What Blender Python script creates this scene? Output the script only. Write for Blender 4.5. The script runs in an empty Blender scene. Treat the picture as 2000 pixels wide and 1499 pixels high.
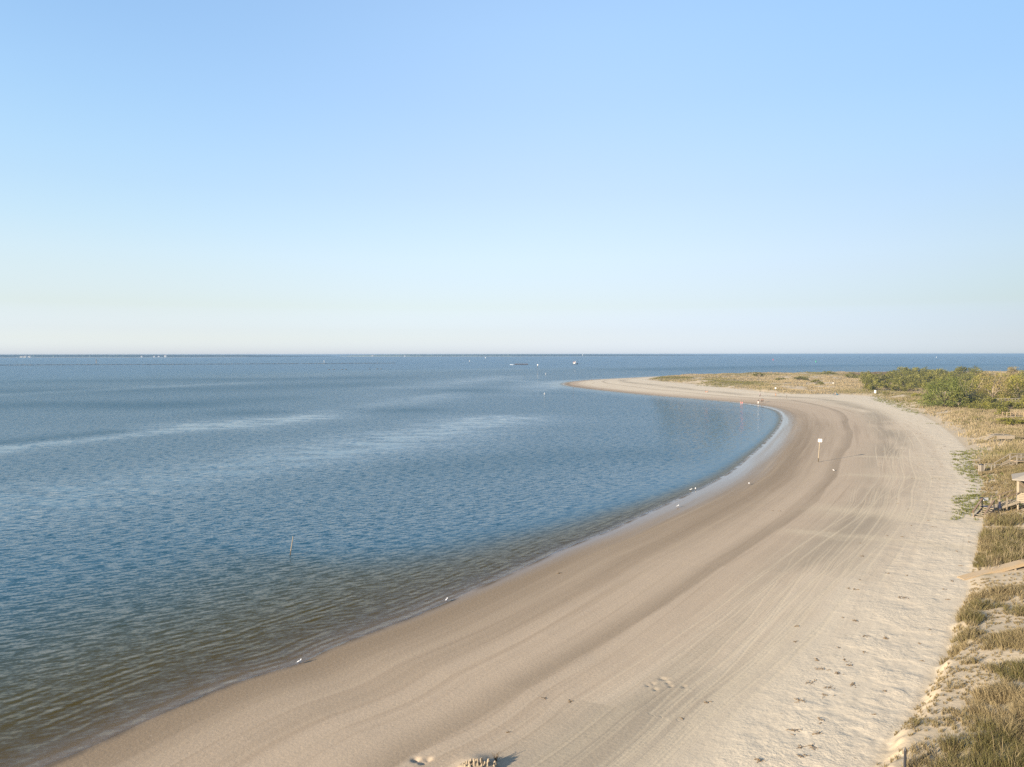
import bpy, bmesh, math, random
import numpy as np
from mathutils import Matrix, Vector

S = bpy.context.scene
COL = S.collection
R = math.radians
PI = math.pi

# ------------------------------------------------------------------ camera
CAM_H = 20.0
F = 1500.0                       # focal length in pixels of the 2000 px wide photograph
PITCH = math.atan((749.5 - 692.3) / F)
ROLL = R(-0.06)
cam = bpy.data.cameras.new('camera')
cam.sensor_width = 36.0
cam.lens = F / 2000 * 36.0
cam.clip_start = 0.5
cam.clip_end = 90000
camo = bpy.data.objects.new('camera', cam)
COL.objects.link(camo)
CR = (Matrix.Rotation(PI / 2 - PITCH, 4, 'X') @ Matrix.Rotation(ROLL, 4, 'Z'))
camo.matrix_world = Matrix.Translation((0, 0, CAM_H)) @ CR
S.camera = camo
CR3 = np.array(CR.to_3x3())

# ------------------------------------------------------------------ sun, sky, exposure
SUN_EL, SUN_AZ = 15.0, 235.0     # compass bearing from +Y
S.view_settings.view_transform = 'Standard'
S.view_settings.look = 'None'
S.view_settings.exposure = 1.72
S.view_settings.gamma = 1.0
S.cycles.use_denoising = False       # keep the fine glitter of the ripples
sun = bpy.data.lights.new('sun', 'SUN')
sun.energy = 4.2
sun.angle = R(0.5)
sun.color = (1.0, 0.86, 0.67)
suno = bpy.data.objects.new('sun', sun)
COL.objects.link(suno)
sd = Vector((math.sin(R(SUN_AZ)) * math.cos(R(SUN_EL)), math.cos(R(SUN_AZ)) * math.cos(R(SUN_EL)), math.sin(R(SUN_EL))))
suno.rotation_euler = sd.to_track_quat('Z', 'Y').to_euler()


# ------------------------------------------------------------------ node expressions
class X:
    """A node socket with arithmetic."""
    def __init__(self, nt, s):
        self.nt, self.s = nt, s

    def _m(self, op, *a, clamp=False):
        n = self.nt.nodes.new('ShaderNodeMath')
        n.operation = op
        n.use_clamp = clamp
        for i, v in enumerate((self,) + a):
            if isinstance(v, X):
                self.nt.links.new(v.s, n.inputs[i])
            else:
                n.inputs[i].default_value = float(v)
        return X(self.nt, n.outputs[0])

    def __add__(self, o): return self._m('ADD', o)
    __radd__ = __add__
    def __sub__(self, o): return self._m('SUBTRACT', o)
    def __rsub__(self, o): return (self * -1.0) + o
    def __mul__(self, o): return self._m('MULTIPLY', o)
    __rmul__ = __mul__
    def __truediv__(self, o): return self._m('DIVIDE', o)
    def __pow__(self, o): return self._m('POWER', o)
    def sin(self): return self._m('SINE')
    def abs(self): return self._m('ABSOLUTE')
    def exp(self): return self._m('EXPONENT')
    def max(self, o): return self._m('MAXIMUM', o)
    def min(self, o): return self._m('MINIMUM', o)
    def clamp(self): return self._m('ADD', 0.0, clamp=True)

    def step(self, a, b):
        """smoothstep: 0 at a, 1 at b"""
        n = self.nt.nodes.new('ShaderNodeMapRange')
        n.interpolation_type = 'SMOOTHSTEP'
        self.nt.links.new(self.s, n.inputs[0])
        inv = b < a
        n.inputs[1].default_value, n.inputs[2].default_value = (b, a) if inv else (a, b)
        n.inputs[3].default_value, n.inputs[4].default_value = (1, 0) if inv else (0, 1)
        return X(self.nt, n.outputs[0])

    def band(self, c, w):
        """soft bump of half width w about c"""
        d = (self - c) / w
        return (d * d * -1.0).exp()


class G:
    """Builds a node tree."""
    def __init__(self, nt):
        self.nt = nt

    def node(self, t, **k):
        n = self.nt.nodes.new(t)
        for a, v in k.items():
            setattr(n, a, v)
        return n

    def link(self, a, b):
        self.nt.links.new(a.s if isinstance(a, X) else a, b)

    def put(self, v, sock):
        if isinstance(v, X):
            self.nt.links.new(v.s, sock)
        elif isinstance(v, (tuple, list)):
            v = tuple(v)
            sock.default_value = v + (1.0,) if len(sock.default_value) == 4 and len(v) == 3 else v
        else:
            sock.default_value = v

    def attr(self, name, what='Fac'):
        return X(self.nt, self.node('ShaderNodeAttribute', attribute_name=name).outputs[what])

    def pos(self):
        return X(self.nt, self.node('ShaderNodeNewGeometry').outputs['Position'])

    def xyz(self, v):
        n = self.node('ShaderNodeSeparateXYZ')
        self.link(v, n.inputs[0])
        return [X(self.nt, n.outputs[i]) for i in range(3)]

    def vec(self, x, y, z=0.0):
        n = self.node('ShaderNodeCombineXYZ')
        for i, v in enumerate((x, y, z)):
            self.put(v, n.inputs[i])
        return X(self.nt, n.outputs[0])

    def rgb(self, v):
        n = self.node('ShaderNodeSeparateColor')
        self.link(v, n.inputs[0])
        return [X(self.nt, n.outputs[i]) for i in range(3)]

    def unrgb(self, r, g, b):
        n = self.node('ShaderNodeCombineColor')
        for i, v in enumerate((r, g, b)):
            self.put(v, n.inputs[i])
        return X(self.nt, n.outputs[0])

    def noise(self, v, scale=1.0, detail=2.0, rough=0.5, out=0, dist=0.0):
        n = self.node('ShaderNodeTexNoise')
        self.link(v, n.inputs['Vector'])
        n.inputs['Scale'].default_value = scale
        n.inputs['Detail'].default_value = detail
        n.inputs['Roughness'].default_value = rough
        n.inputs['Distortion'].default_value = dist
        return X(self.nt, n.outputs[out])

    def voronoi(self, v, scale=1.0, feature='F1', out=0):
        n = self.node('ShaderNodeTexVoronoi', feature=feature)
        self.link(v, n.inputs['Vector'])
        n.inputs['Scale'].default_value = scale
        return X(self.nt, n.outputs[out])

    def mix(self, f, a, b, blend='MIX'):
        n = self.node('ShaderNodeMix', data_type='RGBA', blend_type=blend)
        self.put(f, n.inputs[0])
        self.put(a, n.inputs[6])
        self.put(b, n.inputs[7])
        return X(self.nt, n.outputs[2])

    def ramp(self, f, stops, interp='LINEAR'):
        n = self.node('ShaderNodeValToRGB')
        self.link(f, n.inputs[0])
        cr = n.color_ramp
        cr.interpolation = interp
        while len(cr.elements) < len(stops):
            cr.elements.new(0.5)
        for e, (p, c) in zip(cr.elements, stops):
            e.position = p
            e.color = (c[0], c[1], c[2], 1.0)
        return X(self.nt, n.outputs[0])

    def bump(self, h, strength=1.0, dist=1.0, normal=None):
        n = self.node('ShaderNodeBump')
        n.inputs['Strength'].default_value = strength
        n.inputs['Distance'].default_value = dist
        self.link(h, n.inputs['Height'])
        if normal is not None:
            self.link(normal, n.inputs['Normal'])
        return X(self.nt, n.outputs[0])


def material(name):
    m = bpy.data.materials.new(name)
    m.use_nodes = True
    nt = m.node_tree
    nt.nodes.clear()
    g = G(nt)
    out = g.node('ShaderNodeOutputMaterial')
    return m, g, out


def principled(g, out, color, rough=0.8, spec=0.3, normal=None, metal=0.0):
    b = g.node('ShaderNodeBsdfPrincipled')
    g.put(color, b.inputs['Base Color'])
    g.put(rough, b.inputs['Roughness'])
    g.put(spec, b.inputs['Specular IOR Level'])
    g.put(metal, b.inputs['Metallic'])
    if normal is not None:
        g.put(normal, b.inputs['Normal'])
    g.link(b.outputs[0], out.inputs[0])
    return b


# ---- the sky: Nishita, its highlights rolled off as a bright hazy evening sky
W = bpy.data.worlds.new('World')
S.world = W
W.use_nodes = True
g = G(W.node_tree)
bgn = W.node_tree.nodes['Background']
sky = g.node('ShaderNodeTexSky', sky_type='NISHITA')
sky.sun_disc = False
sky.sun_elevation = R(SUN_EL)
sky.sun_rotation = R(SUN_AZ)
sky.air_density = 1.0
sky.dust_density = 1.0
sky.ozone_density = 1.0
chan = g.rgb(X(g.nt, sky.outputs[0]))
CAP = (0.95, 1.0, 1.15)
tone = []
for c, cap in zip(chan, CAP):
    x = c * 0.33
    tone.append(x / (((x / cap) ** 3.0 + 1.0) ** (1 / 3.0)))
dirn = X(g.nt, g.node('ShaderNodeTexCoord').outputs['Generated'])
dx, dy, dz = g.xyz(dirn)
el = dz.max(0.0)
away = ((dx + 0.25).max(0.0).min(0.87)) ** 2.0          # the sky dims towards the side away from the sun
TINT = [(0.0, (1.02, 1.16, 1.85)), (0.02, (0.98, 1.06, 1.42)), (0.06, (0.90, 0.96, 1.0)), (0.12, (0.92, 0.99, 1.08)), (0.2, (0.88, 0.96, 1.10)),
        (0.30, (0.88, 0.99, 1.15)), (0.45, (0.95, 1.04, 1.2)), (0.8, (1.0, 1.0, 1.0))]
tint = g.rgb(g.ramp(el, [(p, tuple(v / 2 for v in c)) for p, c in TINT]))
lefty = (dx * -1.0).max(0.0) * el.step(0.14, 0.0)
tone = [tone[0], tone[1] * (lefty * 0.10 + 1.0), tone[2] * (lefty * 0.20 + 1.0)]
final = g.unrgb(*[t * k * (2.0 / 0.33) * (away * q + 1.0) for t, k, q in zip(tone, tint, (-0.39, el.step(0.02, 0.12) * 0.07 + el.step(0.10, 0.0) * -0.10 - 0.34, el.step(0.22, 0.0) * -0.30 - 0.24))])
# evening haze: small balance of the three sides of the sky by height above the horizon
EL = (0.0, 0.012, 0.03, 0.055, 0.10, 0.155, 0.23, 0.31, 0.38)
SIDES = [[(1.07, 1.04, 1.02), (1.06, 1.03, 1.01), (.985, .945, .93), (1.0, .965, .94), (1.0, .993, .925), (.987, 1.02, .955), (.998, 1.038, .99), (.99, 1.02, 1.0), (.94, .99, .99)],
         [(1.0, 1.0, .99), (.995, .99, .98), (.965, .96, .92), (1.01, 1.02, 1.0), (.99, 1.012, .975), (.99, 1.006, .985), (1.02, .99, 1.0), (1.05, 1.0, 1.0), (1.08, 1.04, 1.01)],
         [(1.0, 1.025, .99), (.995, 1.022, .99), (.985, 1.026, .995), (1.02, 1.05, 1.08), (.995, .99, 1.03), (.952, .977, .98), (.93, .975, .975), (.912, .94, .98), (.92, .945, .98)]]
bal = [g.ramp(el, [(e, tuple(v / 1.25 for v in c)) for e, c in zip(EL, side)]) for side in SIDES]
bal = g.mix(dx.step(0.0, 0.54), g.mix(dx.step(0.0, -0.54), bal[1], bal[0]), bal[2])
final = g.mix(1.0, final, bal, 'MULTIPLY')
final = g.unrgb(*[c * 1.25 for c in g.rgb(final)])
g.link(final, bgn.inputs[0])
bgn.inputs[1].default_value = 0.1


# ------------------------------------------------------------------ pixel <-> place
def ray(u, v):
    d = CR3 @ np.array(((u - 1000.0) / F, -(v - 749.5) / F, -1.0))
    return d


def at(u, v, z=0.0):
    """where the line of sight through a photograph pixel meets height z"""
    d = ray(u, v)
    k = (z - CAM_H) / d[2]
    return d[0] * k, d[1] * k


# ------------------------------------------------------------------ noise in numpy
_rng = np.random.RandomState(7)
_TAB = _rng.rand(256, 256).astype(np.float32)


def vnoise(x, y):
    xi = np.floor(x).astype(np.int64)
    yi = np.floor(y).astype(np.int64)
    fx = x - xi
    fy = y - yi
    fx = fx * fx * (3 - 2 * fx)
    fy = fy * fy * (3 - 2 * fy)
    x0, x1, y0, y1 = xi & 255, (xi + 1) & 255, yi & 255, (yi + 1) & 255
    return (_TAB[y0, x0] * (1 - fx) + _TAB[y0, x1] * fx) * (1 - fy) + (_TAB[y1, x0] * (1 - fx) + _TAB[y1, x1] * fx) * fy


def fbm(x, y, o=4):
    s = 0
    a = 0.5
    for i in range(o):
        s = s + a * vnoise(x * 2 ** i + 17.3 * i, y * 2 ** i + 5.1 * i)
        a *= 0.5
    return s


def sstep(a, b, x):
    t = np.clip((x - a) / (b - a), 0, 1)
    return t * t * (3 - 2 * t)


# ------------------------------------------------------------------ coast lines
def smooth_line(pts, step):
    """Catmull-Rom through pts, resampled about every `step` metres (wider where pts are far apart)"""
    p = [np.array(q, float) for q in pts]
    out = []
    for i in range(len(p) - 1):
        p0 = p[i - 1] if i else 2 * p[0] - p[1]
        p3 = p[i + 2] if i + 2 < len(p) else 2 * p[-1] - p[-2]
        p1, p2 = p[i], p[i + 1]
        L = np.linalg.norm(p2 - p1)
        n = max(2, int(L / max(step, L / 12)))
        t0, t1 = 0.0, max(np.linalg.norm(p1 - p0), 1e-3) ** .5
        t2 = t1 + max(L, 1e-3) ** .5
        t3 = t2 + max(np.linalg.norm(p3 - p2), 1e-3) ** .5
        for k in range(n):
            t = t1 + (t2 - t1) * k / n
            a1 = (t1 - t) / (t1 - t0) * p0 + (t - t0) / (t1 - t0) * p1
            a2 = (t2 - t) / (t2 - t1) * p1 + (t - t1) / (t2 - t1) * p2
            a3 = (t3 - t) / (t3 - t2) * p2 + (t - t2) / (t3 - t2) * p3
            b1 = (t2 - t) / (t2 - t0) * a1 + (t - t0) / (t2 - t0) * a2
            b2 = (t3 - t) / (t3 - t1) * a2 + (t - t1) / (t3 - t1) * a3
            out.append((t2 - t) / (t2 - t1) * b1 + (t - t1) / (t2 - t1) * b2)
    out.append(p[-1])
    return np.array(out)


SHORE_PX = [(85, 1499), (200, 1448), (300, 1400), (400, 1357), (500, 1320), (585, 1296), (640, 1268), (720, 1237), (800, 1207), (875, 1175),
            (950, 1142), (1020, 1110), (1100, 1072), (1180, 1041), (1240, 1013), (1300, 986), (1360, 958), (1420, 926), (1460, 894),
            (1490, 868), (1511, 846), (1523, 829), (1526, 815), (1518, 804), (1500, 797.5), (1470, 792), (1440, 788), (1400, 784),
            (1350, 779.5), (1300, 775.5), (1250, 771), (1200, 766), (1150, 760.5), (1118, 756.2), (1102, 753), (1097, 750.3), (1106, 747), (1125, 744.5),
            (1150, 742.4), (1200, 739.7), (1240, 737.8), (1285, 735.6)]
DUNE_PX = [(1668, 1530), (1690, 1499), (1728, 1440), (1780, 1370), (1817, 1310), (1842, 1262), (1853, 1218), (1870, 1180), (1884, 1150), (1884, 1128),
           (1892, 1100), (1903, 1060), (1914, 1015), (1908, 975), (1912, 940), (1897, 912), (1884, 880), (1862, 855), (1825, 826), (1780, 803),
           (1725, 784), (1690, 774), (1640, 771), (1580, 771), (1520, 769), (1480, 765), (1440, 760.5), (1400, 757), (1350, 751), (1300, 746.5), (1266, 743),
           (1262, 741.3), (1275, 738.5)]
BEACH_Z = 1.6
shore = smooth_line([(-620, -700), (-300, -330), (-120, -95), (-62, -18)] + [at(u, v) for u, v in SHORE_PX] +
                    [(180, 722), (250, 752), (430, 790), (700, 806), (1000, 812), (1800, 860), (4200, 1000)], 3.0)
dune = smooth_line([(-560, -760), (-240, -380), (-75, -120), (-14, -8)] + [at(u, v, BEACH_Z) for u, v in DUNE_PX] +
                   [(146, 655), (190, 690), (250, 712), (430, 748), (700, 762), (1000, 768), (1800, 815), (4150, 950)], 3.0)
shore_poly = np.vstack([shore, [(4200, -900), (-620, -900)]])
dune_poly = np.vstack([dune, [(4150, -900), (-560, -900)]])
shore_len = np.concatenate([[0], np.cumsum(np.linalg.norm(np.diff(shore, axis=0), axis=1))])


def line_dist(P, line, want=False):
    """distance of points to a polyline (+ arc length and offset of the nearest point)"""
    P = np.asarray(P, np.float32)
    A = line[:-1].astype(np.float32)
    B = line[1:].astype(np.float32)
    D = B - A
    L2 = (D ** 2).sum(1) + 1e-9
    seg = np.concatenate([[0], np.cumsum(np.sqrt(L2))]).astype(np.float32)
    n = len(P)
    best = np.empty(n, np.float32)
    arc = np.empty(n, np.float32)
    gx = np.empty((n, 2), np.float32)
    CH = 12000
    for i in range(0, n, CH):
        q = P[i:i + CH]
        dx = q[:, None, 0] - A[None, :, 0]
        dy = q[:, None, 1] - A[None, :, 1]
        t = np.clip((dx * D[:, 0] + dy * D[:, 1]) / L2, 0, 1)
        ex = dx - t * D[:, 0]
        ey = dy - t * D[:, 1]
        d2 = ex * ex + ey * ey
        k = d2.argmin(1)
        r = np.arange(len(q))
        best[i:i + CH] = np.sqrt(d2[r, k])
        if want:
            arc[i:i + CH] = seg[k] + t[r, k] * np.sqrt(L2[k])
            gx[i:i + CH, 0] = ex[r, k]
            gx[i:i + CH, 1] = ey[r, k]
    if want:
        gx /= (best[:, None] + 1e-6)
        return best, arc, gx
    return best


def inside(P, poly):
    P = np.asarray(P, np.float32)
    res = np.zeros(len(P), bool)
    x, y = P[:, 0], P[:, 1]
    n = len(poly)
    for i in range(n):
        x1, y1 = poly[i]
        x2, y2 = poly[(i + 1) % n]
        if y1 == y2:
            continue
        c = (y1 > y) != (y2 > y)
        if not c.any():
            continue
        xi = (x2 - x1) * (y[c] - y1) / (y2 - y1) + x1
        res[np.nonzero(c)[0][x[c] < xi]] ^= True
    return res


def fields(P):
    ds, arc, gd = line_dist(P, shore, True)
    land = inside(P, shore_poly)
    ds = np.where(land, ds, -ds)
    gd = np.where(land[:, None], gd, -gd)
    dd = line_dist(P, dune)
    dd = np.where(inside(P, dune_poly), dd, -dd)
    return ds, arc, gd, dd


# cusps on the waterline, mounds and the hole dug in the sand: (x, y, height, radius)
MOUNDS = []


def ground_z(P, ds, arc, dd):
    x, y = P[:, 0].astype(np.float64), P[:, 1].astype(np.float64)
    ds = ds.astype(np.float64)
    dd = dd.astype(np.float64)
    ds = ds + (fbm(arc * 0.16, arc * 0 + 3.0, 3) - 0.45) * 0.8 * np.exp(-(ds / 6) ** 2)
    t = np.clip(ds / np.maximum(ds - dd, 0.01), 0, 1)
    beach = BEACH_Z * (0.55 * t + 0.45 * sstep(0.0, 1.0, t)) + 0.03 * (fbm(x * 0.35, y * 0.35, 3) - 0.45) * sstep(0.05, 0.3, t)
    rough = sstep(0.78, 0.95, t)
    beach = beach + rough * (0.03 * (fbm(x * 0.45 + 9, y * 0.45, 4) - 0.45) + 0.03 * (vnoise(x * 2.6, y * 2.6 + 40) - 0.5))
    sea = np.maximum(-4.0, -0.045 * np.abs(ds) - 0.00015 * ds * ds)
    # dunes: a scarp at the foot, hummocks behind
    dwob = dd + 2.4 * (fbm(x * 0.15, y * 0.15 + 7, 4) - 0.45)
    scarp = sstep(0.0, 1.1 + 0.03 * np.maximum(0, y - 45), dwob + 0.9 * (fbm(x * .8, y * .8 + 3, 3) - .45))
    hum = fbm(x * 0.055 + 3, y * 0.055, 4) - 0.42
    hum2 = fbm(x * 0.4, y * 0.4 + 11, 3) - 0.45
    near = np.exp(-np.maximum(0, np.hypot(x - 20, y - 38) - 12) / 22.0)
    rise = sstep(0, 14, dd)
    dz = scarp * (0.08 + 0.62 * near) + sstep(0, 6, dd) * 0.35 * near + rise * 0.9 + 3.0 * hum * sstep(0, 9, dd) + 0.45 * hum2 * sstep(1, 5, dd)
    lim = np.where(dd > 0, dz, 0)
    land_z = np.where(dd > -1.0, beach + np.where(dd > 0, lim, 0), beach)
    z = np.where(ds > 0, land_z, sea)
    for mx, my, h, r in MOUNDS:
        q = np.hypot(x - mx, y - my) / r
        z = z + h * np.exp(-q * q * 1.4)
    return z


def height(x, y):
    P = np.array([[x, y]], float)
    ds, arc, gd, dd = fields(P)
    return float(ground_z(P, ds, arc, dd)[0])


def ground(u, v, z0=1.5):
    """the place on the terrain that a photograph pixel shows"""
    z = z0
    for _ in range(12):
        x, y = at(u, v, z)
        z = 0.5 * z + 0.5 * height(x, y)
    x, y = at(u, v, z)
    return x, y, height(x, y)


# ------------------------------------------------------------------ linking and tagging
def tag(o, label=None, cat=None, group=None, kind=None):
    if label: o['label'] = label
    if cat: o['category'] = cat
    if group: o['group'] = group
    if kind: o['kind'] = kind
    return o


def mesh_obj(name, verts, faces, mat=None, parent=None, smooth=False):
    me = bpy.data.meshes.new(name)
    me.from_pydata([tuple(v) for v in verts], [], faces)
    me.update()
    if smooth:
        me.polygons.foreach_set('use_smooth', [True] * len(me.polygons))
    o = bpy.data.objects.new(name, me)
    COL.objects.link(o)
    if mat: me.materials.append(mat)
    if parent: o.parent = parent
    return o


def big_mesh(name, V, quads=None, tris=None, mat=None, parent=None, smooth=False):
    me = bpy.data.meshes.new(name)
    V = np.asarray(V, np.float32)
    me.vertices.add(len(V))
    me.vertices.foreach_set('co', V.ravel())
    loops, starts, k = [], [], 0
    if quads is not None and len(quads):
        q = np.asarray(quads, np.int32)
        loops.append(q.ravel()); starts.append(k + 4 * np.arange(len(q))); k += q.size
    if tris is not None and len(tris):
        q = np.asarray(tris, np.int32)
        loops.append(q.ravel()); starts.append(k + 3 * np.arange(len(q))); k += q.size
    loops = np.concatenate(loops); starts = np.concatenate(starts)
    me.loops.add(len(loops))
    me.loops.foreach_set('vertex_index', loops.astype(np.int32))
    me.polygons.add(len(starts))
    me.polygons.foreach_set('loop_start', starts.astype(np.int32))
    me.update(calc_edges=True)
    if smooth:
        me.polygons.foreach_set('use_smooth', [True] * len(me.polygons))
    me.validate()
    o = bpy.data.objects.new(name, me)
    COL.objects.link(o)
    if mat: me.materials.append(mat)
    if parent: o.parent = parent
    return o


def put_attr(o, name, arr):
    a = np.asarray(arr, np.float32)
    if a.ndim == 1:
        o.data.attributes.new(name, 'FLOAT', 'POINT').data.foreach_set('value', a)
    else:
        o.data.attributes.new(name, 'FLOAT_VECTOR', 'POINT').data.foreach_set('vector', a.ravel())


def polar_sheet(radii, front_step, half):
    """ring mesh about the origin, fine in front, coarse behind; returns xy and faces"""
    fine = np.arange(-half, half + 1e-6, front_step)
    coarse = np.linspace(half, 360 - half, 40)[1:-1]
    az = np.radians(np.concatenate([fine, coarse]))
    n, m = len(az), len(radii)
    r, a = np.meshgrid(radii, az, indexing='ij')
    P = np.stack([r * np.sin(a), r * np.cos(a)], -1).reshape(-1, 2)
    i, j = np.meshgrid(np.arange(m - 1), np.arange(n), indexing='ij')
    j2 = (j + 1) % n
    q = np.stack([i * n + j, (i + 1) * n + j, (i + 1) * n + j2, i * n + j2], -1).reshape(-1, 4)[:, ::-1]
    P = np.vstack([P, [[0, 0]]])
    c = len(P) - 1
    tri = np.stack([np.full(n, c), (np.arange(n) + 1) % n, np.arange(n)], -1)
    return P, q, tri


# places of small mounds need the plain terrain first
def mound_px(u, v, h, r):
    x, y, z = ground(u, v, 0.6)
    MOUNDS.append((x, y, h, r))


mound_px(812, 1484, -0.17, 0.20)
mound_px(826, 1489, -0.14, 0.2)
mound_px(836, 1484, -0.13, 0.2)
for k, (u, v) in enumerate([(1266, 1339), (1275, 1336), (1280, 1347), (1292, 1326), (1299, 1327), (1304, 1334), (1310, 1340), (1336, 1341)]):
    mound_px(u, v, -0.09, 0.14)
    mound_px(u + 7, v + 4, 0.015, 0.2)
for (u, v) in [(1718, 1395), (1705, 1412), (1742, 1442), (1690, 1455), (1752, 1350)]:
    mound_px(u, v, 0.05, 0.5)
mound_px(930, 1494, 0.22, 0.9)

# ------------------------------------------------------------------ terrain
inv = np.linspace((1 / 15.0) ** 0.5, (1 / 1250.0) ** 0.5, 800)
rad = np.concatenate([[6.0, 11.0], 1 / inv ** 2, [1500, 1900, 2500, 3400, 5000]])
P, q, tri = polar_sheet(rad, 0.125, 42.0)
ds, arc, gd, dd = fields(P)
z = ground_z(P, ds, arc, dd)
terrain = big_mesh('beach', np.column_stack([P, z]), q, tri, smooth=True)
put_attr(terrain, 'shore', ds)
put_attr(terrain, 'along', arc)
put_attr(terrain, 'dune', dd)
tag(terrain, 'pale sandy beach curving round the bay, damp and brown near the water', 'beach', kind='structure')


def along_of(u, v, zz=0.0):
    return line_dist(np.array([at(u, v, zz)]), shore, True)[1][0]


CLUMPS = [(*at(u, v, 2.8), r_, a_) for u, v, r_, a_ in [
    (1950, 1500, 3.0, 1), (1985, 1440, 3.0, 1), (1900, 1470, 1.8, .9), (1960, 1380, 2.0, .9), (1915, 1400, 1.5, .7), (1985, 1330, 1.6, .9), (1990, 1260, 2.2, 1), (1945, 1310, 1.2, .6),
    (1880, 1190, 2.2, 1), (1875, 1225, 1.6, 1), (1905, 1165, 2.4, 1), (1860, 1240, 1.0, .9), (1940, 1150, 2.6, .9), (1985, 1190, 1.5, .7), (1995, 1140, 1.5, .6),
    (1920, 1080, 3.0, 1), (1960, 1060, 4.0, 1), (1985, 1030, 4.5, 1), (1940, 1040, 3.0, 1), (1905, 1100, 1.8, .9), (1995, 1085, 3, 1), (1800, 1400, .5, .6), (1780, 1440, .5, .5), (1860, 1330, .7, .6), (1838, 1262, .5, .8), (1960, 1002, 3.0, 1), (1900, 1290, .6, .5)]]


def veg_density(x, y, dd):
    """how much of the dune ground grass covers, 0..1"""
    cl = 0
    for cx, cy, r_, a_ in CLUMPS:
        cl = np.maximum(cl, a_ * np.exp(-(np.hypot(x - cx, y - cy) / r_) ** 2))
    cl = sstep(.16, .95, cl + .75 * (fbm(x * 0.5 + 3, y * 0.5 + 50, 3) - .45)) * sstep(0.2, 0.8, dd) * (.35 + .65 * sstep(.30, .55, fbm(x * .95 + 13, y * .75 + 4, 3)))
    n = fbm(x * 0.09 + 31, y * 0.06 + 5, 4)
    n2 = fbm(x * 0.35 + 3, y * 0.35 + 50, 3)
    far = sstep(60, 110, y)
    edge = sstep(0.5, 9.0, dd + 6 * (n2 - 0.45))
    thr = 0.52 - 0.145 * far
    d = sstep(thr - 0.07, thr + 0.10, n * 0.75 + n2 * 0.35 + 0.06 * sstep(4, 14, dd) * (1 - far))
    d = d * edge * sstep(58, 80, y + 8 * n)
    return np.maximum(d, cl)


veg = np.where(dd > 0, veg_density(P[:, 0], P[:, 1], dd), 0)
put_attr(terrain, 'veg', veg)
put_attr(terrain, 'dryness', np.interp(arc, [along_of(300, 1400), along_of(875, 1175), along_of(1240, 1013), along_of(1420, 926), along_of(1523, 829), along_of(1440, 788), along_of(1250, 771), along_of(1150, 760)], [0.05, 0.0, -0.10, -0.13, -0.06, 0.20, 0.50, 0.64]))
# width of the film of water left on the sand, along the shore
wet_al = [along_of(u, v) for u, v in [(85, 1499), (500, 1320), (720, 1237), (875, 1175), (1020, 1110), (1180, 1041), (1300, 986), (1420, 926), (1500, 858), (1526, 815), (1500, 797.5), (1350, 779.5), (1200, 766)]]
wet_w = [0.25, 0.35, 0.55, 0.9, 1.6, 2.6, 3.8, 4.6, 4.2, 3.2, 2.4, 2.0, 1.6]
wb = np.interp(arc, wet_al, wet_w)
wn = fbm(arc * 0.05, ds * 0.9, 3)
wq = np.clip(ds / (1.7 * wb) + (fbm(arc * 0.03, ds * 1.2, 3) - 0.45) * 0.7, 0, 1)
wet = (1 - wq) ** 1.6
wet = wet * np.clip(0.25 + wb / 3.0, 0, 1)
put_attr(terrain, 'wet', wet)

m, g, out = material('beach_sand')
t_ds, t_al, t_dd = g.attr('shore'), g.attr('along'), g.attr('dune')
t_veg, t_wet = g.attr('veg'), g.attr('wet')
pos = g.pos()
width = (t_ds - t_dd).max(1.0)
tt = (t_ds / width).clamp()
tt = tt.max(t_dd.step(-0.05, 0.1))
tq = tt + g.attr('dryness') * tt.step(0.02, 0.25)
sv = g.vec(t_al * 0.011, t_ds * 0.30)
streak = g.noise(sv, 1.0, 4.0, 0.6)
sv2 = g.vec(t_al * 0.06, t_ds * 2.6)
streak2 = g.noise(sv2, 1.0, 4.0, 0.7)
grain = g.noise(pos, 9.0, 3.0, 0.65)
mid = g.noise(pos, 0.45, 3.0, 0.55)
coarse = g.noise(pos, 2.2, 3.0, 0.6)
DAMP, MID, DRY = (0.242, 0.181, 0.121), (0.412, 0.325, 0.235), (0.580, 0.494, 0.372)
col = g.mix((tq + (streak - 0.5) * 0.42).step(0.0, 0.36), DAMP, MID)
col = g.mix((tq + (streak - 0.5) * 0.42 + (mid - 0.5) * 0.12).step(0.42, 0.95), col, DRY)
# the old high-water line: a dark soft band, sharp on its landward side
wob = (g.noise(g.vec(t_al * 0.018, 2.0), 1.0, 3.0) - 0.5)
dl = (tt - 0.455) * width + wob * 5.0
dark1 = dl.step(-2.4, 0.2) * dl.step(0.8, 0.3) * (0.45 + g.noise(g.vec(t_al * 0.04, 7.0), 1.0, 2.0))
dl2 = (tt - 0.69) * width + wob * 4.0
dark2 = dl2.band(-0.5, 3.6) * g.noise(g.vec(t_al * 0.03, t_ds * 0.10), 1.0, 3.0).step(0.36, 0.52)
vein = g.noise(g.vec(t_al * 0.018, t_ds * 0.75), 1.0, 3.0, 0.6).step(0.52, 0.70) * tt.step(0.10, 0.2) * tt.step(0.80, 0.6)
col = g.mix(vein * 0.34, col, (0.225, 0.160, 0.105))
col = g.mix((dark1 * 0.55).clamp(), col, (0.20, 0.150, 0.100))
col = g.mix((dark2 * 0.62).clamp(), col, (0.225, 0.188, 0.138))
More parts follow.
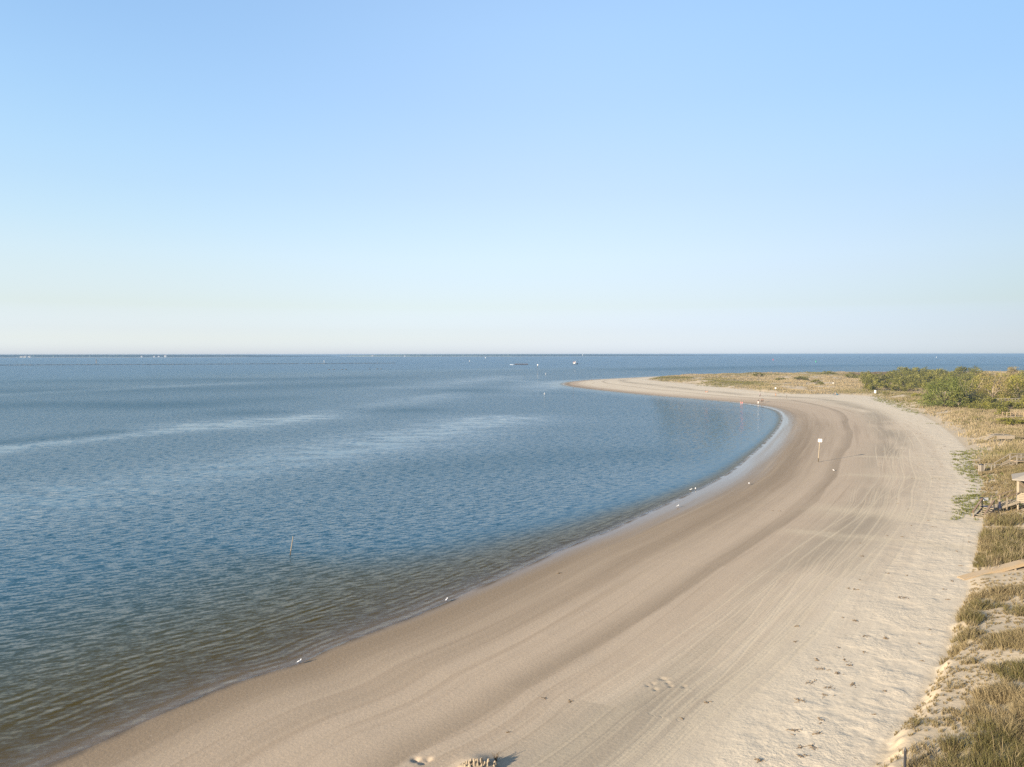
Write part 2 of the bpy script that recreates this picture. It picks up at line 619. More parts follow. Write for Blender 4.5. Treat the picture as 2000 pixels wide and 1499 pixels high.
# pale dry sand turned up by tyres, running with the shore and crossing
rnd = random.Random(5)
tracks = None
for k in range(7):
    c0 = rnd.choice([0.52, 0.62, 0.68, 0.69, 0.70, 0.71, 0.72, 0.73, 0.75, 0.78]) + rnd.uniform(-0.02, 0.02)
    amp, L, ph = rnd.uniform(0.3, 1.6), rnd.uniform(14, 75), rnd.uniform(0, 6.3)
    line = (tt - c0) * width + (t_al / L + ph).sin() * amp + wob * 3.5
    wdt = rnd.uniform(0.07, 0.16)
    one = line.band(0.0, wdt) + (line - 1.55).band(0.0, wdt)
    keep = g.noise(g.vec(t_al * 0.02 + 9.0 * k, 1.5 * k), 1.0, 1.0).step(0.42, 0.56)
    one = one * keep
    tracks = one if tracks is None else tracks.max(one)
for k, (u, v, sl_, c0) in enumerate([(1560, 1260, .085, .66), (1640, 1120, -.07, .72), (1500, 1330, .05, .70), (1690, 960, -.12, .70), (1720, 900, .16, .72), (1440, 1400, -.045, .73)]):
    a0 = float(line_dist(np.array([at(u, v, 1.0)]), shore, True)[1][0])
    line = (tt - c0) * width + (t_al - a0) * sl_ + wob * 2.0
    one = (line.band(0.0, .11) + (line - 1.5).band(0.0, .11)) * (t_al - a0).band(0.0, 26.0)
    tracks = tracks.max(one)
bundle = g.noise(g.vec(t_al * 0.010, (dl2 + (t_al / 23.0).sin() * 0.5) * 1.9), 1.0, 3.0, 0.55).step(0.50, 0.60) * (tt - 0.70).band(0.0, 0.095)
bundle2 = g.noise(g.vec(t_al * 0.013 + 40.0, (dl2 - (t_al / 37.0).sin() * 1.6) * 3.1), 1.0, 2.0, 0.5).step(0.53, 0.62) * (tt - 0.66).band(0.0, 0.12)
bundle = bundle.max(bundle2) * (g.noise(g.vec(t_al * 0.05, t_ds * 0.3), 1.0, 2.0).step(0.36, 0.62) * 0.9 + 0.1)
tracks = (tracks.max(bundle * 0.8) * (0.35 + coarse * 0.9)).clamp()
faint = None
for k, c0 in enumerate([0.13, 0.19, 0.25, 0.33, 0.38]):
    line = (tt - c0) * width + (t_al / (30 + 9 * k) + k).sin() * 0.7 + wob * 3.0
    one = line.band(0.0, 0.22) * g.noise(g.vec(t_al * 0.025 + 4.0 * k, 3.0), 1.0, 1.0).step(0.40, 0.62)
    faint = one if faint is None else faint.max(one)
bars = None
for (u, v), wd in zip([(1690, 1003), (1700, 930), (1700, 893), (1650, 1050)], (3.0, 1.6, 1.3, 1.6)):
    a0 = float(line_dist(np.array([at(u, v, 1.0)]), shore, True)[1][0])
    b = ((t_al - a0) + (mid - 0.5) * 5.0 + (tt - 0.7) * 6.0).band(0.0, wd) * tt.step(0.44, 0.56)
    bars = b if bars is None else bars.max(b)
col = g.mix((bars * (0.25 + coarse * 0.8)).clamp() * 0.75, col, (0.50, 0.42, 0.30))
col = g.mix(tracks * 0.55, col, (0.55, 0.462, 0.330))
col = g.mix((faint * 0.30).clamp(), col, (0.40, 0.315, 0.215))
# shell flecks, crumbs of wrack
fleck = g.voronoi(pos, 2.4).step(0.10, 0.03) * mid.step(0.5, 0.62)
col = g.mix(fleck * 0.30, col, (0.62, 0.57, 0.47))
crumb = g.voronoi(pos, 1.3).step(0.13, 0.05) * g.noise(pos, 0.8, 2.0).step(0.52, 0.6) * tt.step(0.74, 0.88)
col = g.mix(crumb * 0.5, col, (0.17, 0.13, 0.08))
col = g.mix(((streak2 - 0.5) * 0.9 + 0.5).clamp(), g.mix(1.0, col, (0.77, 0.765, 0.77), 'MULTIPLY'), col)
# dunes: clean blown sand, darker with leaf litter between the grass
dn = t_dd.step(-0.2, 0.8)
dcol = g.mix(g.noise(pos, 0.7, 3.0), (0.43, 0.345, 0.235), (0.40, 0.325, 0.23))
litter = (t_veg * 0.9 + (coarse - 0.5) * 0.5).step(0.15, 0.75)
dcol = g.mix(litter * 0.8, dcol, g.mix(mid, (0.27, 0.205, 0.11), (0.20, 0.165, 0.085)))
col = g.mix(dn, col, dcol)
col = g.mix((t_wet * 0.55).clamp(), col, (0.155, 0.122, 0.092))
salt = g.noise(pos, 3.3, 3.0, 0.8)
col = g.mix((salt - 0.5).abs() * 0.9, col, (0.2, 0.16, 0.11))
col = g.mix(grain.step(0.58, 0.75) * 0.25, col, (0.6, 0.53, 0.42))
foot = g.voronoi(pos, 1.5, 'SMOOTH_F1')
upper = tt.step(0.72, 0.9) * (1.0 - dn * 0.4)
hgt = (g.noise(pos, 5.0, 4.0, 0.6) * 0.018 + streak2 * 0.012 + tracks * -0.015 +
       upper * (g.noise(pos, 2.8, 3.0, 0.6) * 0.022 + foot * 0.014 + g.noise(pos, 6.5, 2.0) * 0.030 + g.noise(g.vec(t_al * 0.5, t_ds * 1.2), 1.3, 3.0) * 0.022) * mid.step(0.36, 0.62))
hgt = hgt * (1.0 - t_wet)
nrm = g.bump(hgt, 1.0, 1.0)
film = t_wet * t_ds.step(-0.35, 0.05)
lip = t_ds.band(0.12 + 0.0, 0.30) * g.noise(g.vec(t_al * 0.25, 5.0), 1.0, 3.0).step(0.34, 0.6)
col = g.mix((lip * 0.75).clamp(), col, (0.075, 0.060, 0.045))
bs = principled(g, out, col, rough=0.93, spec=0.12, normal=nrm)
g.put(film * (1.0 - lip.clamp()), bs.inputs['Coat Weight'])
bs.inputs['Coat Roughness'].default_value = 0.10
bs.inputs['Coat IOR'].default_value = 1.34
terrain.data.materials.append(m)

# ------------------------------------------------------------------ sea
inv = np.linspace((1 / 17.0) ** 0.5, (1 / 2400.0) ** 0.5, 520)
rad = np.concatenate([[6.0], 1 / inv ** 2, [2900, 3600, 4600, 6200, 8500, 12000, 16000, 22000]])
P, q, tri = polar_sheet(rad, 0.2, 42.0)
s_ds, s_arc, s_gd, s_dd = fields(P)
s_z = ground_z(P, s_ds, s_arc, s_dd)
sea = big_mesh('sea', np.column_stack([P, np.zeros(len(P))]), q, tri, smooth=True)
put_attr(sea, 'depth', -s_z)
put_attr(sea, 'off', -s_ds)
# the brown shallows are wide near the camera and narrow round the bend
put_attr(sea, 'shoal', -s_ds * np.interp(s_arc, [along_of(875, 1175), along_of(1240, 1013), along_of(1500, 858), along_of(1300, 775)], [1.0, 4.5, 22.0, 22.0]))
put_attr(sea, 'swell', np.interp(s_arc, [along_of(950, 1142), along_of(1240, 1013), along_of(1420, 926)], [1.0, 0.55, 0.12]))
put_attr(sea, 'seaward', np.column_stack([s_gd, np.zeros(len(P))]))
tag(sea, 'rippled blue sea with smooth pale slicks, olive in the shallows', 'sea', kind='structure')
SLICKS = [([(-60, 775), (200, 762), (470, 748)], 14, .45), ([(-120, 900), (0, 880), (150, 862), (300, 845), (480, 828)], 7, 1.0), ([(440, 830), (540, 822), (640, 806)], 16, 1.0), ([(600, 812), (760, 790), (900, 768)], 16, .5),
          ([(-100, 1000), (60, 975), (300, 940), (560, 890)], 15, .8), ([(500, 900), (700, 868), (820, 846), (980, 815)], 18, .9),
          ([(1000, 770), (1040, 757), (1100, 745)], 22, .55), ([(560, 735), (800, 725), (1000, 722)], 60, .25),
          ([(700, 770), (850, 752), (1000, 735)], 30, .5), ([(900, 748), (960, 742), (1040, 745)], 14, .6), ([(1010, 768), (1060, 762), (1090, 752)], 10, .6), ([(1300, 800), (1420, 800), (1480, 805)], 8, .2)]
DARKS = [([(-100, 795), (150, 790), (330, 792)], 22, .6), ([(480, 808), (650, 806), (800, 800)], 14, .7), ([(-100, 765), (150, 765), (420, 760), (700, 752)], 40, .45), ([(930, 762), (1020, 768)], 25, .6), ([(-100, 868), (60, 862), (230, 845)], 8, .8), ([(100, 745), (400, 742), (700, 738)], 45, .4), ([(800, 905), (1000, 890), (1240, 885)], 14, .4),
         ([(1280, 722), (1600, 715), (2100, 712)], 70, .5), ([(300, 790), (600, 775), (800, 762)], 22, .4)]
sl = np.zeros(len(P))
wx = P[:, 0] + 14 * (fbm(P[:, 0] * 0.02, P[:, 1] * 0.02, 3) - 0.45)
wy = P[:, 1] + 26 * (fbm(P[:, 0] * 0.02 + 50, P[:, 1] * 0.02, 3) - 0.45)
for pts, w, a in SLICKS:
    d = line_dist(np.column_stack([wx, wy]), smooth_line([at(u, v) for u, v in pts], 8.0))
    sl = np.maximum(sl, a * np.exp(-(d / w) ** 2))
for pts, w, a in DARKS:
    d = line_dist(np.column_stack([wx, wy]), smooth_line([at(u, v) for u, v in pts], 8.0))
    sl -= a * 0.8 * np.exp(-(d / w) ** 2)
put_attr(sea, 'slick', sl)

m, g, out = material('sea_water')
pos = g.pos()
px, py, pz = g.xyz(pos)
depth, off, slick = g.attr('depth'), g.attr('off'), g.attr('slick')
gdx, gdy, gdz = g.xyz(g.attr('seaward', 'Vector'))
CA, SA = math.cos(R(24)), math.sin(R(24))       # crests run along this bearing from +X
ca = px * CA + py * SA
cb = px * SA - py * CA
big = g.noise(g.vec(ca * 0.004, cb * 0.012), 1.0, 4.0, 0.6)
patch = g.noise(g.vec(px * 0.006, py * 0.02), 1.0, 4.0, 0.6, dist=0.6)
calm = (slick + (patch - 0.5) * 0.8).clamp() * (g.noise(g.vec(px * 0.10, py * 0.22), 1.0, 4.0, 0.6).step(0.3, 0.65) * 0.9 + 0.35)
rough_ = (1.0 - calm * 0.80).max(0.15) * ((slick * -1.0).max(0.0) * 0.35 + 1.0)


ca1 = px * math.cos(R(54)) + py * math.sin(R(54))
cb1 = px * math.sin(R(54)) - py * math.cos(R(54))


def slopes(f, aniso, k, ca=ca, cb=cb):
    n = g.node('ShaderNodeTexNoise')
    g.link(g.vec(ca * (f * aniso), cb * f), n.inputs['Vector'])
    n.inputs['Scale'].default_value = 1.0
    n.inputs['Detail'].default_value = 3.5
    r, gg, b = g.rgb(X(g.nt, n.outputs['Color']))
    return (r - 0.5) * k, (gg - 0.5) * k


s1 = slopes(1.5, 0.22, 0.70, ca1, cb1)
s2 = slopes(2.4, 0.28, 2.0)
s3 = slopes(6.5, 0.5, 1.4)
near_shore = off.step(16.0, 2.0)
sb = (s2[0] + s3[0]) * rough_
sa = (s2[1] * 0.55 + s3[1] * 0.8) * rough_
sb1, sa1 = s1[0] * rough_, s1[1] * rough_ * 0.4
calm_edge = (off.step(0.0, 26.0) * 0.65 + 0.35) * (off.step(0.0, 14.0).max(g.attr('swell')) * 0.65 + 0.35)
nx = (sb * SA + sa * CA + sb1 * math.sin(R(54)) + sa1 * math.cos(R(54))) * calm_edge
ny = (sb * -CA + sa * SA - sb1 * math.cos(R(54)) + sa1 * math.sin(R(54))) * calm_edge
# little waves running in, parallel to the beach
wv = g.noise(g.vec(px * 0.09, py * 0.09), 1.0, 3.0) * 14.0
w1 = (off * 9.5 + wv).sin() * off.step(18.0, 2.0) * 0.15 + (off * 5.6 - wv * 1.3).sin() * off.step(34.0, 6.0) * 0.12
w1 = w1 * g.noise(g.vec(px * 0.22, py * 0.22), 1.0, 2.0).step(0.36, 0.62)
edge = off - 0.35 - wv * 0.05
w1 = w1 + edge.band(0.25, 0.22) * 0.22 - edge.band(-0.05, 0.16) * 0.10
w1 = w1 * g.attr('swell')
nx = nx + gdx * w1
ny = ny + gdy * w1
nn = g.node('ShaderNodeVectorMath', operation='NORMALIZE')
g.link(g.vec(nx, ny, 1.0), nn.inputs[0])
N = X(g.nt, nn.outputs[0])
fr = g.node('ShaderNodeFresnel')
fr.inputs['IOR'].default_value = 1.333
g.link(N, fr.inputs['Normal'])
gl = g.node('ShaderNodeBsdfGlossy')
g.link(off.step(120.0, 600.0) * 0.22 + 0.03, gl.inputs['Roughness'])
gl.inputs['Color'].default_value = (1, 1, 1, 1)
g.link(N, gl.inputs['Normal'])
df = g.node('ShaderNodeBsdfDiffuse')
wcol = g.mix(g.attr('shoal').step(2.0, 38.0), g.mix(off.step(1.0, 22.0), (0.078, 0.056, 0.010), (0.050, 0.050, 0.018)), (0.026, 0.083, 0.127))
g.link(wcol, df.inputs['Color'])
tr = g.node('ShaderNodeBsdfTransparent')
g.put(g.mix(depth.step(0.0, 0.7), (1, 1, 1), (0.62, 0.50, 0.20)), tr.inputs['Color'])
body = g.node('ShaderNodeMixShader')
g.link((1.0 - ((g.attr('shoal') * 0.045).max(depth).max(0.0) * -5.0).exp()), body.inputs[0])
g.link(tr.outputs[0], body.inputs[1])
g.link(df.outputs[0], body.inputs[2])
top = g.node('ShaderNodeMixShader')
frx = X(g.nt, fr.outputs[0])
ruffled = (slick * -1.0).max(0.0)
g.link(frx * (g.attr('shoal').step(8.0, 60.0) * 0.30 + 0.70) / (frx * ((1.0 - calm.clamp()) * 0.98 + 0.15 + ruffled * 2.2) + 1.0), top.inputs[0])      # wave crests hide part of the bright grazing reflection
g.link(body.outputs[0], top.inputs[1])
g.link(gl.outputs[0], top.inputs[2])
g.link(top.outputs[0], out.inputs[0])
sea.data.materials.append(m)

# ------------------------------------------------------------------ mesh builder
class MB:
    """collects boxes, bars, tubes and rings; build() links them as one mesh"""
    def __init__(self):
        self.v, self.f = [], []

    def add(self, vs, fs):
        k = len(self.v)
        self.v += [tuple(p) for p in vs]
        self.f += [tuple(i + k for i in f) for f in fs]
        return self

    def box(self, c, s, rz=0.0):
        x, y, z = (d / 2 for d in s)
        ca, sa = math.cos(rz), math.sin(rz)
        vs = [(c[0] + a * x * ca - b * y * sa, c[1] + a * x * sa + b * y * ca, c[2] + d * z) for d in (-1, 1) for b in (-1, 1) for a in (-1, 1)]
        return self.add(vs, [(0, 2, 3, 1), (4, 5, 7, 6), (0, 1, 5, 4), (2, 6, 7, 3), (0, 4, 6, 2), (1, 3, 7, 5)])

    def bar(self, a, b, w, h, up=(0, 0, 1)):
        """a beam of width w and height h from a to b"""
        a, b = Vector(a), Vector(b)
        d = (b - a).normalized()
        s = d.cross(Vector(up))
        if s.length < 1e-4: s = Vector((1, 0, 0))
        s.normalize()
        u = s.cross(d).normalized()
        vs = [p + s * (i * w / 2) + u * (j * h / 2) for p in (a, b) for j in (-1, 1) for i in (-1, 1)]
        return self.add(vs, [(0, 1, 3, 2), (4, 6, 7, 5), (0, 4, 5, 1), (2, 3, 7, 6), (0, 2, 6, 4), (1, 5, 7, 3)])

    def tube(self, pts, rads, n=8):
        rings = []
        pts = [Vector(p) for p in pts]
        for i, p in enumerate(pts):
            d = (pts[min(i + 1, len(pts) - 1)] - pts[max(i - 1, 0)]).normalized()
            a = d.cross(Vector((0.31, 0.17, 0.93)))
            if a.length < 1e-3: a = d.cross(Vector((1, 0, 0)))
            a.normalize()
            b = d.cross(a)
            r = rads[i] if isinstance(rads, (list, tuple)) else rads
            rings.append([p + a * (r * math.cos(t * 2 * PI / n)) + b * (r * math.sin(t * 2 * PI / n)) for t in range(n)])
        vs = [q for ring in rings for q in ring]
        fs = [(i * n + t, i * n + (t + 1) % n, (i + 1) * n + (t + 1) % n, (i + 1) * n + t) for i in range(len(pts) - 1) for t in range(n)]
        fs += [tuple(range(n))[::-1], tuple((len(pts) - 1) * n + t for t in range(n))]
        return self.add(vs, fs)

    def lathe(self, prof, n=12, c=(0, 0, 0)):
        """profile of (radius, z) turned about the vertical through c"""
        vs = [(c[0] + r * math.cos(t * 2 * PI / n), c[1] + r * math.sin(t * 2 * PI / n), c[2] + z) for r, z in prof for t in range(n)]
        fs = [(i * n + t, i * n + (t + 1) % n, (i + 1) * n + (t + 1) % n, (i + 1) * n + t) for i in range(len(prof) - 1) for t in range(n)]
        fs += [tuple(range(n))[::-1], tuple((len(prof) - 1) * n + t for t in range(n))]
        return self.add(vs, fs)

    def build(self, name, mat, parent=None, smooth=False, bevel=0.0):
        o = mesh_obj(name, self.v, self.f, mat, parent, smooth)
        if bevel:
            b = o.modifiers.new('bevel', 'BEVEL')
            b.width = bevel
            b.segments = 1
        return o


def empty(name, loc, rz=0.0):
    o = bpy.data.objects.new(name, None)
    COL.objects.link(o)
    o.location = loc
    o.rotation_euler = (0, 0, rz)
    o.empty_display_size = 0.2
    return o


def thing(name, loc, label, cat, group=None, rz=0.0):
    return tag(empty(name, loc, rz), label, cat, group)


def copy_tree(o, parent=None):
    c = o.copy()
    COL.objects.link(c)
    if parent: c.parent = parent
    for ch in list(o.children):
        copy_tree(ch, c)
    return c


def simple(name, col, rough=0.7, spec=0.3, vary=0.25, scale=3.0, bump=0.0, metal=0.0):
    """painted, wooden or cloth surface with wear"""
    m, g, out = material(name)
    oc = X(g.nt, g.node('ShaderNodeTexCoord').outputs['Object'])
    n = g.noise(oc, scale, 4.0, 0.6)
    c = g.mix(n, tuple(v * (1 - vary) for v in col), tuple(min(1, v * (1 + vary)) for v in col))
    principled(g, out, c, rough, spec, g.bump(n, bump, 0.05) if bump else None, metal)
    return m


def wood(name, col, vary=0.3):
    m, g, out = material(name)
    oc = X(g.nt, g.node('ShaderNodeTexCoord').outputs['Object'])
    x, y, z = g.xyz(oc)
    n = g.noise(g.vec(x * 1.2, y * 9.0, z * 9.0), 2.0, 4.0, 0.65)
    n2 = g.noise(oc, 1.1, 3.0)
    c = g.mix(n, tuple(v * (1 - vary) for v in col), tuple(v * (1 + vary) for v in col))
    c = g.mix((n2 - 0.4).clamp() * 0.9, c, (0.26, 0.24, 0.21))
    principled(g, out, c, 0.85, 0.2, g.bump(n, 0.4, 0.02))
    return m


M = dict(
    wood=wood('weathered_wood', (0.225, 0.180, 0.130)), grey_wood=wood('grey_wood', (0.215, 0.185, 0.148)), new_wood=wood('new_lumber', (0.315, 0.232, 0.140)),
    dark_wood=wood('dark_wet_wood', (0.075, 0.058, 0.035)), pale_wood=wood('pale_wood', (0.250, 0.205, 0.145), 0.3), brown_rail=wood('brown_handrail', (0.13, 0.088, 0.06)),
    white=simple('white_paint', (0.66, 0.65, 0.62), 0.5, 0.4, 0.06), black=simple('black_paint', (0.02, 0.02, 0.024), 0.5),
    navy=simple('navy_cloth', (0.018, 0.022, 0.045), 0.9), roof=simple('grey_shingle', (0.25, 0.22, 0.18), 0.9), letters=simple('sign_letters', (0.10, 0.10, 0.10), 0.6),
    red=simple('red_paint', (0.55, 0.035, 0.03), 0.5), green=simple('green_paint', (0.02, 0.32, 0.10), 0.5), orange=simple('rust_orange_paint', (0.42, 0.12, 0.05), 0.6),
    hull=simple('dark_hull', (0.025, 0.028, 0.035), 0.6, vary=0.4), cargo=simple('barge_cargo', (0.085, 0.065, 0.06), 0.9, vary=0.5, scale=0.6),
    steel=simple('grey_steel', (0.32, 0.33, 0.34), 0.5, vary=0.15), glass=simple('dark_glass', (0.02, 0.03, 0.04), 0.08, 0.6, 0.05),
    foam=simple('white_water', (0.82, 0.85, 0.86), 0.8, vary=0.12), rock=simple('dark_rock', (0.075, 0.07, 0.062), 0.9, vary=0.5, scale=1.5),
    skin=simple('skin', (0.46, 0.27, 0.18), 0.6, vary=0.06), skin2=simple('tanned_skin', (0.30, 0.16, 0.10), 0.6, vary=0.06), hair=simple('dark_hair', (0.035, 0.022, 0.014), 0.6),
    hair2=simple('fair_hair', (0.28, 0.19, 0.09), 0.6), gull_white=simple('white_feathers', (0.70, 0.68, 0.65), 0.8, vary=0.05), gull_grey=simple('grey_feathers', (0.36, 0.37, 0.39), 0.8, vary=0.1),
    beak=simple('orange_beak', (0.5, 0.2, 0.03), 0.5), leg=simple('dark_bird_leg', (0.10, 0.06, 0.04), 0.6), blue=simple('blue_canvas', (0.06, 0.30, 0.46), 0.8, vary=0.08),
    dsand=simple('wet_modelled_sand', (0.27, 0.215, 0.15), 0.95, vary=0.2, scale=9, bump=0.5), twig=simple('dry_twigs', (0.15, 0.105, 0.06), 0.9, vary=0.4),
    bark=simple('pale_bark', (0.23, 0.185, 0.13), 0.9, vary=0.3), bark2=simple('dark_bark', (0.13, 0.10, 0.07), 0.9, vary=0.3),
    house=simple('cream_house_wall', (0.40, 0.36, 0.30), 0.8, vary=0.05), house2=simple('white_house_wall', (0.44, 0.43, 0.41), 0.8, vary=0.05), hroof=simple('brown_house_roof', (0.22, 0.16, 0.13), 0.8),
)


def cloth(name, col):
    return simple(name, col, 0.9, 0.1, 0.12, 6.0)


# ------------------------------------------------------------------ far shore
def far_land(name, samples, label, seed):
    """low land across the water: a pale beach, then a wood. samples = (photo column, distance of the beach, tree height)"""
    rs = np.random.RandomState(seed)
    us = np.arange(samples[0][0], samples[-1][0] + 1, 2.0)
    D = np.interp(us, [a[0] for a in samples], [a[1] for a in samples])
    H = np.interp(us, [a[0] for a in samples], [a[2] for a in samples])
    px = (us - 1000) / F
    x0, y0 = px * D, D
    n = len(us)
    rows = [(0, 0 * H - 1.0), (14, 0 * H + 0.8), (70, 0 * H + 2.2), (900, 0 * H + 2.5), (915, 0 * H - 1.5)]
    V = np.vstack([np.column_stack([x0 * (1 + o / D), y0 + o, z]) for o, z in rows])
    i, j = np.meshgrid(np.arange(len(rows) - 1), np.arange(n - 1), indexing='ij')
    q = np.stack([i * n + j, i * n + j + 1, (i + 1) * n + j + 1, (i + 1) * n + j], -1).reshape(-1, 4)
    land = big_mesh(name, V, q, mat=MAT_LAND)
    tag(land, label, 'far shore', kind='structure')
    offs = [60, 62, 75, 95, 130, 180, 260, 400, 700, 702]
    cols = np.repeat(np.arange(n), 3)
    uu = np.linspace(us[0], us[-1], n * 3)
    D3, H3 = np.interp(uu, us, D), np.interp(uu, us, H)
    V = []
    for k, o in enumerate(offs):
        wob = rs.rand(len(uu)) * 30 - 15 + 18 * (vnoise(uu * 0.21, uu * 0 + k) - 0.5)
        top = H3 * np.minimum(1.0, 0.70 + 0.24 * vnoise(uu * 0.13 + 3 * k, uu * 0 + k) + 0.16 * rs.rand(len(uu)))
        zz = np.full(len(uu), 1.5) if k in (0, len(offs) - 1) else np.maximum(2.0, top)
        oo = o + (wob if 1 < k < len(offs) - 2 else wob * 0.4)
        V.append(np.column_stack([(uu - 1000) / F * (D3 + oo), D3 + oo, zz]))
    m = len(uu)
    V = np.vstack(V)
    i, j = np.meshgrid(np.arange(len(offs) - 1), np.arange(m - 1), indexing='ij')
    q = np.stack([i * m + j, i * m + j + 1, (i + 1) * m + j + 1, (i + 1) * m + j], -1).reshape(-1, 4)
    wd = big_mesh('far_woods', V, q, mat=MAT_WOODS)
    tag(wd, 'long dark wood along the ' + label.split(' with ')[0], 'woods', kind='stuff')


m, g, out = material('far_beach')
principled(g, out, g.mix(g.noise(g.pos(), 0.02, 3.0), (0.42, 0.37, 0.29), (0.52, 0.47, 0.38)), 0.9, 0.1)
MAT_LAND = m
m, g, out = material('far_trees')
n = g.noise(g.pos(), 0.03, 4.0, 0.6)
principled(g, out, g.mix(n, (0.045, 0.062, 0.042), (0.095, 0.110, 0.070)), 0.95, 0.05)
MAT_WOODS = m
far_land('far_shore', [(-500, 5000, 20.5), (0, 5000, 20.5), (250, 5150, 20), (480, 5500, 17), (560, 6000, 12), (640, 6800, 8), (656, 7200, 4)], 'low wooded shore across the water with pale houses on its beach', 3)
far_land('far_island', [(664, 7400, 7), (690, 7000, 13), (735, 6500, 17), (800, 6300, 19.5), (1000, 6300, 19.5), (1150, 6700, 18), (1300, 7400, 15), (1380, 8300, 9), (1422, 9500, 4)], 'thin wooded island on the horizon with a pale beach', 4)


def far_house(u, D, w, h, mat, label):
    x, y = (u - 1000) / F * D, D
    t = thing('far_house', (x, y, 2.0), label, 'house', 'houses on the far shore', rz=-0.1)
    MB().box((0, 0, h * 0.35), (w, w * 0.8, h * 0.7)).build('wall', mat, t)
    a, b = w * 0.56, w * 0.46
    MB().add([(-a, -b, h * .7), (a, -b, h * .7), (a, b, h * .7), (-a, b, h * .7), (-a, 0, h), (a, 0, h)], [(0, 1, 5, 4), (2, 3, 4, 5), (0, 4, 3), (1, 2, 5), (0, 3, 2, 1)]).build('roof', M['hroof'], t)
    for k in (-1, 0, 1):
        MB().box((k * w * .3, -w * .4 - .15, h * .36), (w * .14, .3, h * .2)).build('window', M['glass'], t)


far_house(43.5, 5020, 16, 11, M['house'], 'greyest and leftmost of three pale houses at the left end of the far shore')
far_house(50.5, 5020, 17, 12, M['house'], 'cream house in the middle of three at the left end of the far shore')
far_house(58.8, 5020, 17, 12, M['house'], 'cream house at the right of three on the far shore')
far_house(277.5, 5190, 12, 10, M['house2'], 'small pale house standing apart on the far shore, left of a row of three')
far_house(302, 5220, 12, 10, M['house2'], 'pale grey house, first of a row of three on the far shore')
far_house(310.7, 5230, 12, 10, M['house2'], 'small white house in the middle of a row of three on the far shore')
far_house(324, 5245, 15, 16, M['house2'], 'tallest and brightest white house on the far shore')
far_house(728, 6560, 15, 14, M['house'], 'pale house at the left tip of the thin wooded island')
far_house(791, 6340, 14, 9, M['house2'], 'low white house by the beach of the thin wooded island')
t = thing('far_tower', (138 / F * 6700, 6700, 1.0), 'pale tower rising above the trees of the thin wooded island', 'tower')
MB().lathe([(3, 0), (2.7, 9), (2.5, 14)], 10).build('shaft', M['house2'], t)
MB().lathe([(3.5, 14), (3.5, 18), (2, 19.5), (0.4, 20)], 10).build('tank', M['house2'], t)

# ------------------------------------------------------------------ things standing in the water
def wpt(u, v):
    return at(u, v, 0.0)


def jetty():
    rs = random.Random(8)
    b = MB()
    line = smooth_line([wpt(-260, 715.5), wpt(0, 714), wpt(300, 712.6), wpt(600, 711), wpt(700, 710.4), wpt(770, 710)], 20)
    for i in range(len(line) - 1):
        p, q2 = line[i], line[i + 1]
        n = max(1, int(np.linalg.norm(q2 - p) / 1.9))
        for k in range(n):
            if rs.random() < 0.02: continue
            c = p + (q2 - p) * (k + rs.random()) / n
            s_ = rs.uniform(1.0, 1.9)
            h = rs.uniform(0.5, 1.25)
            vs = [(c[0] + a * s_ * rs.uniform(.7, 1.1), c[1] + rs.uniform(-1, 1) + bb * s_ * rs.uniform(.7, 1.1), zz) for zz, sc in ((-.5, 1), (h, .7)) for a, bb in ((-1, -1), (1, -1), (1, 1), (-1, 1))]
            b.add(vs, [(3, 2, 1, 0), (4, 5, 6, 7), (0, 1, 5, 4), (1, 2, 6, 5), (2, 3, 7, 6), (3, 0, 4, 7)])
    tag(b.build('rock_jetty', M['rock']), 'long thin line of dark rocks breaking the water surface in the distance', 'jetty')


jetty()
rs = random.Random(2)
for k, (u, v) in enumerate([(643, 722.6), (652, 722.6), (668, 722.4), (676, 722.2), (722, 721.6), (737, 721.4), (744, 721.2)]):
    x, y = wpt(u, v)
    b = MB()
    prof = [(1.5, -.5), (1.6, .15), (1.1, .6), (.3, .8)]
    b.lathe(prof, 7)
    b.v = [(a * rs.uniform(.7, 1.2), c * rs.uniform(.7, 1.2), d) for a, c, d in b.v]
    o = b.build('rock', M['rock'])
    o.location = (x, y, 0)
    tag(o, 'dark rock awash in front of the long rock line, in the %s cluster' % ('left' if k < 4 else 'right'), 'rock', 'rocks awash in the bay')


def beacon(u, v, h, w, label, pile, board):
    x, y = wpt(u, v)
    t = thing('channel_marker', (x, y, 0), label, 'channel marker', 'channel markers')
    MB().tube([(0, 0, -2), (0, 0, h * .8)], [w * .24, w * .2], 8).build('pile', pile, t)
    MB().box((0, -w * .3, h - w * .55), (w, w * .12, w * 1.1)).build('board', board, t)
    MB().tube([(0, 0, h * .8 + 0.01), (0, 0, h + .3)], w * .1, 6).build('mast', M['steel'], t)
    return t


beacon(1050, 719, 5.2, 1.5, 'white topped channel marker on a dark pile between the barge and the tug', M['dark_wood'], M['white'])
beacon(917, 709, 4.8, 1.6, 'small white topped channel marker left of the barge', M['dark_wood'], M['white'])
beacon(948, 701.4, 8.0, 3.0, 'faint thin channel marker far out below the island shore', M['steel'], M['white'])
beacon(633, 711, 6.8, 1.9, 'grey channel marker standing on the long rock line', M['steel'], M['steel'])
x, y = wpt(188, 711)
t = thing('beacon_tower', (x, y, 0), 'tall thin pale beacon tower behind the left part of the rock line', 'beacon')
tw = MB()
for a, c in ((-1, -1), (1, -1), (1, 1), (-1, 1)):
    tw.bar((a * 1.0, c * 1.0, -2), (a * .45, c * .45, 10.2), .3, .3)
for k in range(6):
    z0 = k * 1.7
    w0, w1 = 1.0 - z0 * .054, 1.0 - (z0 + 1.7) * .054
    tw.bar((-w0, -w0, z0), (w1, -w1, z0 + 1.7), .14, .14).bar((w0, w0, z0), (-w1, w1, z0 + 1.7), .14, .14)
tw.build('lattice', M['pale_wood'], t)
